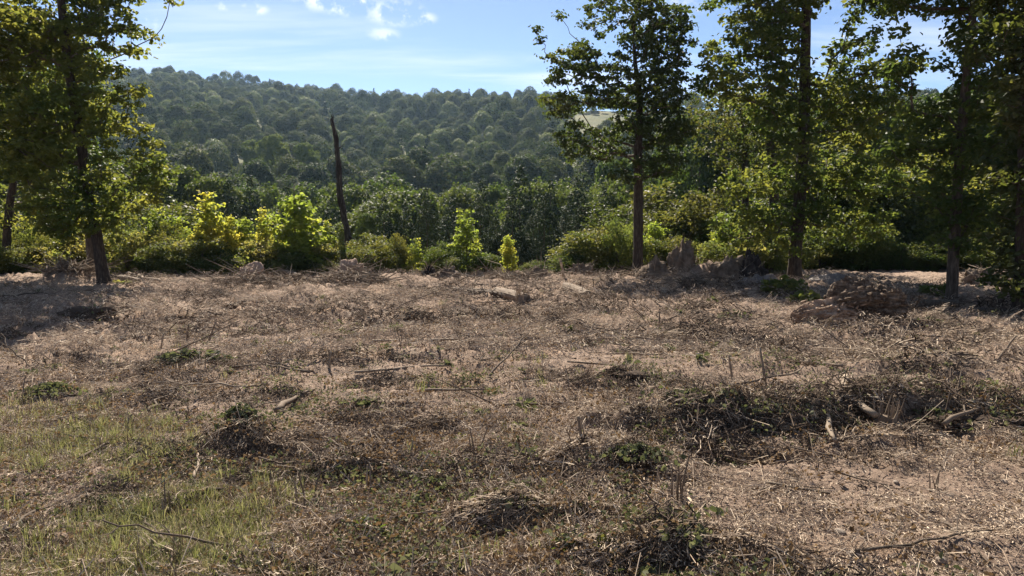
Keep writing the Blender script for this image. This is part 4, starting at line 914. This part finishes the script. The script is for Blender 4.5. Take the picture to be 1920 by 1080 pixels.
BR = [
 (665, 704, 850, 692, .013, .008, 'long thin curved branch lying across the middle of the clearing'),
 (797, 747, 925, 733, .012, .006, 'dark straight branch lying just in front of the long curved branch'),
 (518, 780, 590, 728, .024, .010, 'pale bent branch pointing away from the camera left of centre'),
 (968, 1010, 1046, 925, .011, .006, 'pale thin stick standing out at the bottom centre'),
 (905, 1020, 1120, 952, .012, .007, 'long brown stick crossing behind the pale thin stick'),
 (618, 985, 782, 1036, .014, .008, 'brown stick slanting down right at the bottom edge'),
 (650, 1040, 705, 1068, .014, .010, 'short thick stick below the slanting brown stick'),
 (700, 1072, 742, 1040, .012, .005, 'pale splinter leaning on the short thick stick'),
 (1555, 845, 1655, 826, .018, .007, 'shredded pale branch at the front foot of the dug bank'),
 (1580, 732, 1640, 800, .035, .022, 'peeled thick branch leaning down the dug bank'),
 (1553, 800, 1565, 838, .020, .014, 'short pale peg beside the shredded branch'),
 (1600, 1045, 1860, 1015, .007, .003, 'dark wiry root in the lower right corner'),
 (1290, 950, 1303, 985, .012, .006, 'pale wood chip stick on the bare soil'),
 (1440, 915, 1556, 938, .008, .005, 'thin dark twig on the bare soil at right'),
 (150, 870, 205, 842, .010, .006, 'pale stick in the grass at the left'),
 (10, 1010, 75, 975, .010, .006, 'bent pale stick in the grass at the lower left corner'),
 (300, 938, 420, 930, .008, .006, 'straight thin stick in the grass below the dark clump'),
 (365, 905, 372, 862, .009, .006, 'short pale stick leaning on the dark clump'),
 (440, 990, 470, 1040, .010, .005, 'pale twig near the bottom left of centre'),
 (1360, 745, 1500, 722, .012, .006, 'thin branch lying on top of the dug bank'),
 (1620, 715, 1720, 720, .014, .009, 'grey branch behind the jagged stump'),
 (1700, 660, 1790, 700, .018, .008, 'pale pole lying in the orange soil at right'),
 (1500, 684, 1580, 688, .03, .025, 'short dark log section in the orange soil'),
 (1770, 815, 1900, 760, .016, .006, 'slanting branch at the right edge above the bare soil'),
 (230, 640, 330, 628, .014, .006, 'thin stick beyond the leafy vine patch'),
 (700, 645, 860, 640, .016, .010, 'dark stick on the ridge of mulch in mid clearing'),
 (930, 770, 1060, 778, .010, .006, 'thin reddish twig in the middle of the clearing'),
 (1040, 850, 1110, 905, .010, .006, 'curved twig left of the small dark hollow'),
 (850, 545, 1000, 572, .045, .03, 'weathered branch pointing at the split log'),
 (240, 518, 300, 532, .05, .03, 'pale pole lying beside the leaning oak'),
]
for i, b in enumerate(BR): gb(*b[:4], b[4] * 1.15, b[5] * 1.25, b[6], 600 + i, forks=rr.choice((0, 1, 2, 3)), mat='fresh_wood' if i == 12 else ('twig' if i in (11, 13) else 'stick'), **({'lift': (.14, .16)} if i in (9, 19, 23) else {}), splinter=i in (8,))
# generic branches, three shapes copied
def proto_branch(seed, L_, r_, mat='stick'): return branch_obj((0, 0, 0), (L_, 0, 0), r_, r_ * .4, 'x', seed, forks=3, bend=.12, mat=mat)
pb = [proto_branch(700 + i, .7, .009) for i in range(5)]
for p in pb: register(p, [c for c in p.children])
rg = random.Random(8)
for i in range(110):
    rrr = 3.0 * (21 / 3.0) ** rg.random(); th = math.radians(rg.uniform(-35, 35)); x, y = rrr * math.sin(th), rrr * math.cos(th); s = rg.uniform(.4, 1.1) * (1 + rrr / 22)
    h = rg.uniform(0, 6.28); z = gz(x, y); z2 = gz(x + .7 * s * math.cos(h), y + .7 * s * math.sin(h)); el = -math.atan2(z2 - z, .7 * s) - (rg.uniform(.1, .5) if rg.random() < .2 else .02)
    rt = pb[i % 5]; lab = 'broken stick'
    o = rt if i < 5 else clone(rt)
    o.location = (x, y, z + .03); o.rotation_euler = (rg.uniform(-.5, .5), el, h); o.scale = (s, s, s); px_, py_ = project([x, y, z]); LABELQ.append((o, ('short' if s < .6 else ('long' if s > 1.1 else 'forked')) + ' broken stick ' + where(px_[0], py_[0]), px_[0])); o['label'] = lab; o['group'] = 'broken sticks strewn on the clearing'; o['category'] = 'branch'
# upright cut stubs
stub_me = []
for k in range(3):
    mb = MB(); rs = np.random.default_rng(740 + k)
    for q in range(3 + k): 
        a = rs.normal(size=3) * [.03, .03, 0]; e = a + np.array([rs.normal() * .05, rs.normal() * .04, rs.uniform(.05, .2)]); mb.tube([a - [0, 0, .05], (a + e) / 2, e], [.006, .005, .003], 5, a=rs.random())
    stub_me.append(mb.mesh('stub', [M['stick']]))
for i in range(60):
    rrr = 4.0 * (21 / 4.0) ** rg.random(); th = math.radians(rg.uniform(-34, 34)); x, y = rrr * math.sin(th), rrr * math.cos(th)
    o = link('cut_stub', stub_me[i % 3], label='cluster of short cut stems poking up from the mulch', cat='stub', group='cut stem stubs across the clearing', loc=(x, y, gz(x, y))); o.rotation_euler = (0, 0, rg.uniform(0, 6)); s = rg.uniform(.5, 1.3); o.scale = (s, s, s); px_, py_ = project([x, y, gz(x, y)]); LABELQ.append((o, 'tuft of cut stems ' + where(px_[0], py_[0]), px_[0]))
for i, (px, py, h, lean) in enumerate(((350, 640, .30, .02), (388, 642, .32, .06), (1376, 715, .34, -.03), (1441, 745, .55, -.05), (615, 690, .22, .02), (1095, 838, .28, -.02), (1236, 612, .30, 0), (213, 612, .3, -.05), (1860, 690, .35, .12), (300, 655, .25, .03), (980, 575, .25, .1))):
    x, y, z = gp(px, py); h *= .85; branch_obj((x, y, z - .05), (x + lean * 2, y, z + h), .017, .009, ['pair of upright cut stems left of centre', 'leaning cut stem right of the upright pair', 'thick upright cut stem left of the dug bank', 'tall thin stem standing on the dug bank', 'short stem in mid clearing by the long curved branch', 'dark upright stem left of the dug bank', 'thin upright stem below the lone open crowned oak', 'leaning stem on the dark hummock at left', 'leaning stem in the orange soil at far right', 'thin stem behind the leafy vine patch', 'short stub next to the split log'][i], 800 + i, forks=1, lift=(0, 0), name='cut_sapling', cat='cut stem', bend=.03)

# stones
st = [lump_mesh(760 + i, 'stone', 2, .3, .6, 'stone') for i in range(4)]
for i, (px, py, s) in enumerate([(1362, 660, .06), (1300, 838, .07), (1317, 990, .05), (1390, 1000, .055), (1270, 835, .04), (1820, 745, .05), (1882, 905, .04), (1745, 818, .05), (1410, 983, .03), (1575, 1000, .045), (180, 632, .07), (1860, 890, .03), (1600, 1040, .04), (1480, 1065, .035), (1765, 1055, .04), (1680, 905, .03), (1690, 845, .03), (1220, 1030, .03), (930, 985, .03), (620, 780, .02), (1740, 950, .03), (1520, 985, .025)]):
    s *= .62; x, y, z = gp(px, py); o = link('stone', st[i % 4], label='pale stone lying on the soil' + (' by the dug bank' if py < 860 else ' at the bare lower right') if px > 1000 else 'small pale stone in the mulch on the left half', cat='stone', group='stones on the cleared soil' , loc=(x, y, z + s * .2)); o.scale = (s, s, s); o.rotation_euler = (0, 0, i * 1.3); LABELQ.append((o, 'pale stone ' + where(px, py), px))

def mound(px, py, rx, ry, h, label, seed, mat='mound', name='earth_mound', cat='mound', peak=1.0, roots=26, sub=5, Y=None):
    import bmesh
    x, y, z = gp(px, py) if Y is None else (at(px, py, Y)[0], Y, gz(at(px, py, Y)[0], Y))
    bm = bmesh.new(); bmesh.ops.create_icosphere(bm, subdivisions=sub, radius=1); V = np.array([v.co[:] for v in bm.verts]); Fc = np.array([[v.index for v in f.verts] for f in bm.faces]); bm.free()
    h *= 1.3; rx *= 1.1
    k = 1 + .30 * noise3(V + seed, 1.6, seed) + .26 * noise3(V + seed, 4.2, seed + 3) + .15 * noise3(V + seed, 11, seed + 5)
    zz = V[:, 2]; rad = np.where(zz > 0, (1 - np.clip(zz, 0, 1) ** 1) ** (.25 * peak) , 1); V = V * k[:, None]; V[:, 0] *= rx * (.6 + .4 * rad); V[:, 1] *= ry * (.6 + .4 * rad); V[:, 2] = np.where(V[:, 2] > 0, V[:, 2] * h, V[:, 2] * .15)
    V[:, 2] -= .03
    root = link(name, mesh_np(name, V, [Fc], [M[mat]], np.full(len(Fc), .5), smooth=True), label=label, cat=cat, loc=(x, y, z))
    rs = np.random.default_rng(seed); mb = MB()
    for q in range(roots):
        a = rs.random() * 6.28; e = rs.uniform(.1, 1.4); p = np.array([rx * math.cos(a) * math.cos(e) * .9, ry * math.sin(a) * math.cos(e) * .9, h * math.sin(e) * .9]); d = p / (np.linalg.norm(p) + 1e-6) + rs.normal(size=3) * .5
        l = rs.uniform(.1, .3); mb.tube([p * .8, p + d * l * .5, p + d * l + [0, 0, -.03]], [.012, .008, .002], 5, a=rs.random())
    if roots: link('root', mb.mesh('root', [M['stick']]), root)
    return root
mound(1278, 520, .34, .30, .64, 'tall pointed mound of turned earth at the clearing edge', 901, peak=1.3, Y=21.3)
mound(1232, 520, .50, .35, .36, 'low rooty mound left of the tall pointed mound', 902, Y=21.2)
mound(1090, 520, .36, .25, .30, 'small rounded mound right of the upright broken stake', 903, Y=21.6)
mound(1010, 522, .38, .25, .24, 'small rounded mound left of the upright broken stake', 904, Y=21.6)
mound(838, 524, .30, .25, .26, 'small reddish mound before the lime green sapling', 905, Y=21.3)
mound(805, 512, .20, .2, .26, 'dark root clod next to the small reddish mound', 906, mat='dark_mound', Y=22)
mound(1365, 528, .48, .35, .48, 'brown mound against the charred root plate', 907, Y=20.2, peak=1.2)
mound(1412, 520, .36, .22, .62, 'charred black root plate tipped up beside the brown mound', 908, mat='dark_mound', name='root_plate', cat='root plate', roots=14, Y=20.0)
mound(1425, 545, .60, .45, .26, 'grey clay heap below the charred root plate', 909, mat='grey_mound', Y=18.4, roots=2)
mound(1438, 556, .16, .14, .20, 'small brown root clod left of the leafy sprig', 910, Y=16.6)
mound(1580, 545, .9, .4, .26, 'grey clay heap behind the rotten log', 911, mat='grey_mound', Y=17.6, roots=3)
mound(1838, 520, .55, .35, .36, 'pale heap of dug roots at the far right', 912, Y=19.5, roots=12)
mound(130, 520, .70, .4, .36, 'grey heap of dirt and roots left of the leaning oak', 913, Y=20.8, roots=10)
mound(470, 522, .42, .3, .34, 'round clod of roots in the left brush pile', 914, Y=20.6, mat='clod', roots=14)
mound(655, 525, .42, .3, .32, 'round clod of roots below the dead trunk', 915, Y=20.2, mat='clod', roots=18)
mound(1648, 632, .10, .09, .10, 'dark root lump on the heap in front of the rotten log', 916, mat='dark_mound', roots=2, sub=4)

# rotten log
def rotten_log():
    x0, y0, z0 = gp(1498, 617); x1, y1, z1 = gp(1676, 611); c = np.array([(x0 + x1) / 2, (y0 + y1) / 2, min(z0, z1)])
    half = (x1 - x0) / 2; root = link('rotten_log', None, label='big split rotten log with torn orange-lit end lying on the right', cat='log', loc=tuple(c))
    n = 90; sides = 72; t = np.linspace(-1, 1, n)
    def body(ta, tb, rads, zc, seed, mat, name, yoff=0):
        P = np.stack([np.linspace(ta, tb, n) * half, yoff + .04 * np.sin(np.linspace(0, 3, n)), np.interp(np.linspace(0, 1, n), np.linspace(0, 1, len(zc)), zc)], -1)
        R = np.interp(np.linspace(0, 1, n), np.linspace(0, 1, len(rads)), rads); V, Q, T = tube(P, R, sides, True)
        m = n * sides; rg_ = np.repeat(np.arange(n), sides); an = np.tile(np.arange(sides), n) / sides * 6.283; cc = P[rg_]; d = V[:m] - cc; L_ = cc[:, 0]
        k = 1 + .22 * fbm(np.cos(an) * 1.2 + 5, L_ * 2.2 + np.sin(an) * 1.2, 3, seed) - .22 * np.abs(vnoise(an * 3.3, L_ * 1.1, seed + 4)) * 2 + .30 * fbm(an * 5, L_ * 6, 5, seed + 7, .7) + .06 * np.sign(vnoise(an * 2.2, L_ * 3, seed + 9))
        V[:m] = cc + d * k[:, None]; link(name, mesh_np(name, V, [Q, T], [M[mat]], np.full(len(Q) + len(T), .5), smooth=False), root)
    body(-.34, 1.0, [.16, .29, .35, .36, .35, .33, .28], [.30, .36, .38, .37, .34, .32, .30], 41, 'rot', 'heartwood', .08)
    body(-1.05, .12, [.07, .14, .19, .21, .22, .22, .12], [.16, .20, .23, .26, .27, .25, .2], 47, 'rot_lit', 'torn_end', -.06)
    mb = MB(); rs = np.random.default_rng(5)
    for k in range(26):
        p = np.array([rs.uniform(-1, .2) * half, rs.uniform(-.2, .05), rs.uniform(.1, .42)]); e = p + np.array([rs.normal() * .12, -.05 + rs.normal() * .05, rs.uniform(0, .12)]); mb.tube([p, (p + e) / 2, e], [.022, .014, .002], 5, a=rs.random())
    link('splinter', mb.mesh('splinter', [M['rot_lit']]), root)
rotten_log()
# jagged shredded stump
def jag_stump(px, py, h, r_, label, seed, n=26, mat='stick'):
    x, y, z = gp(px, py); rs = np.random.default_rng(seed); root = link('jagged_stump', None, label=label, cat='stump', loc=(x, y, z))
    mb = MB(); mb.tube([[0, 0, -.08], [0, 0, h * .3], [.01, 0, h * .45]], [r_ * 1.2, r_, r_ * .9], 14, rough=.2); link('base', mb.mesh('base', [M['stick']]), root)
    mb = MB()
    for k in range(n):
        a = rs.random() * 6.28; q = r_ * rs.uniform(.5, 1); p = np.array([q * math.cos(a), q * math.sin(a), h * .2]); e = p * [1.3, 1.3, 1] + np.array([rs.normal() * .02, rs.normal() * .02, h * rs.uniform(.3, .85)]); mb.tube([p, (p + e) / 2, e], [.012, .009, .001], 4, a=rs.random())
    link('splinters', mb.mesh('splinters', [M[mat]]), root)
jag_stump(1662, 812, .30, .085, 'jagged dark stump with splintered top on the dug bank', 51, n=44)
jag_stump(978, 570, .42, .12, 'split pale stump beside the fallen log in the far clearing', 52, mat='fresh_wood')
# far logs
def log(px0, py0, px1, py1, r0, r1, label, seed, mat='stick', name='fallen_log', z0=0, z1=0):
    a = np.array(gp(px0, py0)); b = np.array(gp(px1, py1)); a[2] += r0 * .7 + z0; b[2] += r1 * .7 + z1; c = a.copy()
    P = smooth_path([a - c, (b - c) * .5 + [0, 0, .02], b - c], 14); mb = MB(); mb.tube(P, np.linspace(r0, r1, 14), 14, rough=.08, seed=seed); return link(name, mb.mesh('log', [M[mat]], smooth=False), label=label, cat='log', loc=tuple(c))
log(1062, 543, 1102, 560, .12, .13, 'short pale fallen log right of the split stump', 61)
log(930, 556, 985, 572, .11, .12, 'weathered log lying against the split stump', 62)
log(880, 548, 960, 556, .05, .04, 'thin pale log left of the split stump', 63)
log(1605, 552, 1735, 553, .07, .05, 'flat weathered pole behind the rotten log', 64)
log(1700, 580, 1795, 581, .085, .07, 'mossy pole lying at the foot of the slender oak', 65, mat='twig')
log(492, 512, 600, 529, .09, .05, 'long bare log poking out of the left brush pile', 66, z0=.15)
log(465, 518, 560, 532, .06, .05, 'lower bare log of the left brush pile', 67)
log(225, 522, 262, 530, .08, .06, 'short pale log right of the leaning oak base', 68)
log(400, 528, 470, 524, .05, .04, 'dark pole at the left end of the left brush pile', 69, mat='twig')
log(1820, 590, 1900, 585, .05, .03, 'dark pole lying between the two rightmost oaks', 70, mat='twig')
x, y, z = gp(1060, 528); branch_obj((x, y, z - .1), (x - .14, y + .05, z + .62), .05, .035, 'upright pale broken stake against the dark gap', 71, mat='fresh_wood', forks=1, lift=(0, 0), name='broken_stake', cat='stake', splinter=True)
# brush piles: a countless tangle each, one object
def brush(px, py, rx, ry, h, n, label, seed, rad=.008, mat='stick', Y=None):
    x, y, z = gp(px, py); rs = np.random.default_rng(seed); mb = MB()
    if py < 560: h *= 1.35; n = int(n * 1.5)
    for k in range(n):
        a = rs.random() * 6.28; q = rs.random() ** .6; p = np.array([rx * q * math.cos(a), ry * q * math.sin(a), h * (1 - q) * rs.random() + .02]); hd = rs.random() * 6.28; el = rs.normal() * .28; l = rs.uniform(.25, .9) * max(rx, .35)
        d = np.array([math.cos(hd) * math.cos(el), math.sin(hd) * math.cos(el), abs(math.sin(el))]) * l; m = p + d * .5 + rs.normal(size=3) * .04 * l; r_ = rad * rs.uniform(.4, 1.4); mb.tube([p - d * .3, m, p + d], [r_, r_ * .8, r_ * .3], 4, a=rs.random())
    return link('brush_pile', mb.mesh('brush_pile', [M[mat]]), label=label, cat='brush pile', loc=(x, y, z))
brush(660, 532, 1.1, .6, .40, 130, 'tangled brush pile at the foot of the dead trunk', 81, .012)
brush(480, 530, 1.3, .5, .35, 110, 'tangled brush pile at the foot of the bright thicket', 82, .012)
brush(1300, 545, 1.4, .7, .30, 130, 'dry stalks heaped in front of the tall pointed mound', 83, .009)
brush(1190, 522, .9, .4, .35, 80, 'thin dry twigs around the foot of the lone open crowned oak', 84, .009)
brush(1850, 535, .8, .4, .35, 80, 'pale brush heap at the far right behind the slender oak', 85, .012)
brush(130, 530, 1.0, .4, .3, 80, 'grey brush heap left of the leaning oak', 86, .011)
brush(960, 530, 1.6, .4, .16, 90, 'low tangle of broken twigs at the middle of the clearing edge', 87, .009)
brush(1380, 770, .55, .3, .13, 38, 'tangle of thin stems on the left part of the dug bank', 88, .004)
brush(1500, 750, .5, .25, .13, 44, 'tangle of thin stems on the middle of the dug bank', 89, .005)
brush(1720, 745, .6, .3, .13, 49, 'tangle of stems on the right part of the dug bank', 90, .006)
brush(1860, 760, .45, .25, .13, 33, 'tangle of stems at the right edge of the dug bank', 91, .005)
brush(1745, 608, .55, .35, .2, 50, 'dark tangled brush right of the rotten log', 92, .008, mat='twig')
brush(1570, 680, .7, .25, .2, 50, 'upright dry stalks in front of the rotten log', 93, .005)
# dark clumps of torn weeds
def clump(px, py, r_, h, label, seed, leafy=0, group=None, mat='litter'):
    x, y, z = gp(px, py); rs = np.random.default_rng(seed); mb = MB()
    if leafy and py > 640 and seed != 1000: h *= .5; r_ *= 1.1
    V, Fc = lump(seed, 3, .8, 1); mb.add(V * [r_ * .8, r_ * .55, h * .7], np.zeros((0, 4), int), Fc, .3)
    for k in range(120):
        a = rs.random() * 6.28; el = rs.uniform(0, 1.4); p = np.array([math.cos(a) * math.cos(el) * r_ * .85, math.sin(a) * math.cos(el) * r_ * .6, h * .75 * math.sin(el)]); d = rs.normal(size=3) * [1, 1, .5] + [0, 0, .25]; d /= np.linalg.norm(d); l = rs.uniform(.3, .9) * r_ * .7
        mb.tube([p - d * l * .5, p + rs.normal(size=3) * .03 * r_, p + d * l * .5], [.004, .004, .0015], 3, cap=False, a=rs.random())
    root = link('weed_clump', mb.mesh('weed_clump', [M[mat]]), label=label, cat='clump', group=group, loc=(x, y, z))
    if leafy:
        n = leafy * 2; a = rs.random(n) * 6.283; el = rs.uniform(.0, 1.5, n); q = .5 + 1.1 * rs.random(n) * (1 + .6 * np.sin(a * 3 + seed)); C = np.stack([np.cos(a) * np.cos(el) * r_ * q, np.sin(a) * np.cos(el) * r_ * .75 * q, h * np.sin(el) * (1.3 - .5 * np.minimum(q, 1.6)) + .02], -1); N = C / r_ + rs.normal(size=(n, 3)) * .6
        link('leaves', leaf_mesh('leaves', C, N, .034 * (.5 + rs.random(n)), M['cut_leaf'], rs, width=.8), root)
    return root
for i, (px, py, r_, h, lf, lab) in enumerate([
    (455, 835, .20, .20, 90, 'dark knee-high clump of torn weeds left of centre'), (1160, 712, .26, .13, 0, 'flat dark clump in the middle right of the clearing'), (612, 594, .30, .15, 0, 'dark rounded clump in the far left clearing'),
    (562, 570, .32, .12, 0, 'dark clump behind the rounded clump'), (180, 604, .45, .18, 20, 'long dark hummock in the left distance'), (20, 620, .35, .18, 0, 'dark clump at the left frame edge'), (865, 578, .36, .15, 0, 'dark rooty clump in the far middle'),
    (785, 610, .28, .10, 0, 'small dark clump in the middle distance'), (95, 745, .22, .13, 120, 'dark leafy clump above the green grass at left'), (1190, 885, .20, .13, 90, 'dark leafy clump at the front of the dug bank'), (960, 970, .16, .09, 120, 'pale leaved clump at the bottom centre'),
    (1260, 1050, .15, .09, 80, 'dark leafy clump at the bottom right of centre'), (1295, 905, .13, .06, 0, 'small dark clump at the rim of the bare soil'), (1375, 600, .30, .14, 30, 'grey-green clump left of the rotten log'), (1420, 800, .22, .10, 60, 'leafy dark clump in the dug bank hollow'),
    (1590, 790, .24, .10, 40, 'dark debris clump left of the jagged stump'), (1760, 800, .24, .12, 30, 'dark debris clump right of the jagged stump'), (1880, 810, .2, .12, 30, 'dark debris clump at the right frame edge'), (1300, 790, .24, .10, 60, 'leafy debris clump at the left of the dug bank'),
    (670, 895, .22, .07, 60, 'low dark debris clump near the bottom left of centre'), (1740, 610, .4, .14, 20, 'dark clump between the rotten log and the slender oak'), (1090, 1000, .14, .06, 60, 'small leafy clump at the bottom centre right'), (440, 577, .3, .1, 0, 'low dark clump in the far left clearing'), (330, 600, .3, .08, 0, 'thin dark patch of torn weeds left'), (1040, 640, .3, .07, 0, 'low dark clump in the middle of the clearing')]):
    clump(px, py, r_, h, lab, 1000 + i, lf)
# low leafy plants
def leafy(px, py, rx, ry, h, n, size, mat, label, seed, name='leafy_plant', cat='plant'):
    x, y, z = gp(px, py); rs = np.random.default_rng(seed); root = link(name, None, label=label, cat=cat, loc=(x, y, z)); mb = MB()
    a = rs.random(n) * 6.283; q = rs.random(n) ** .5; C = np.stack([rx * q * np.cos(a), ry * q * np.sin(a), h * (.25 + .75 * rs.random(n)) * (1 - .5 * q)], -1); N = rs.normal(size=(n, 3)) * .5 + [0, 0, .9]
    for k in range(0, n, max(1, n // 60)): mb.tube([C[k] * [.6, .6, 0], C[k] * [.9, .9, .5], C[k]], [.005, .004, .002], 4)
    C[:, 2] += terrain(C[:, 0] + x, C[:, 1] + y) - z
    link('stem', mb.mesh('stem', [M['twig']]), root); link('leaves', leaf_mesh('leaves', C, N, size * (.6 + .7 * rs.random(n)), M[mat], rs, width=.85), root)
leafy(330, 680, .26, .2, .12, 120, .085, 'cut_leaf', 'trailing leafy vine patch on the left mulch', 1101)
leafy(400, 684, .26, .14, .09, 90, .08, 'cut_leaf', 'smaller right end of the trailing vine patch', 1102)
leafy(1470, 556, .50, .35, .46, 340, .12, 'bright_shrub', 'bright leafy sprig at the foot of the large straight oak', 1103)
leafy(1508, 572, .34, .25, .32, 170, .11, 'bright_shrub', 'small leafy sprig right of the bright sprig', 1104)
leafy(237, 537, .3, .2, .12, 80, .1, 'bright_shrub', 'yellow-green low plant at the foot of the leaning oak', 1105)
leafy(1752, 560, .35, .3, .25, 160, .10, 'shrub', 'dark low weed left of the slender oak', 1106)
leafy(700, 1000, .10, .08, .09, 26, .05, 'shrub', 'small green weed near the slanting brown stick', 1107)
leafy(1060, 1040, .08, .07, .08, 24, .05, 'shrub', 'tiny green weed at the bottom centre', 1108)
leafy(1140, 1040, .06, .05, .07, 16, .05, 'bright_shrub', 'tiny bright weed right of the pale thin stick', 1109)
leafy(850, 830, .09, .07, .06, 30, .05, 'shrub', 'tiny green weed in the near mulch', 1110)
print('things', time.time() - T0)

# ------------------------------------------------------------------ air
def haze():
    x0, x1, y0, y1, z0, z1 = -1600, 1600, -300, 1900, -80, 150
    V = [(x, y, z) for z in (z0, z1) for y in (y0, y1) for x in (x0, x1)]; Q = [(0, 2, 3, 1), (4, 5, 7, 6), (0, 1, 5, 4), (2, 6, 7, 3), (0, 4, 6, 2), (1, 3, 7, 5)]
    m, nt, L = new_mat('haze_air'); out = mk(nt, 'ShaderNodeOutputMaterial'); v = mk(nt, 'ShaderNodeVolumePrincipled'); v.inputs['Color'].default_value = (.50, .72, 1, 1); v.inputs['Density'].default_value = HAZE_DENSITY; v.inputs['Anisotropy'].default_value = .45
    L(v.outputs[0], out.inputs['Volume'])
    link('haze', mesh_np('haze', V, [np.array(Q)], [m]), kind='stuff')
haze()
dedupe()
print('total', time.time() - T0)
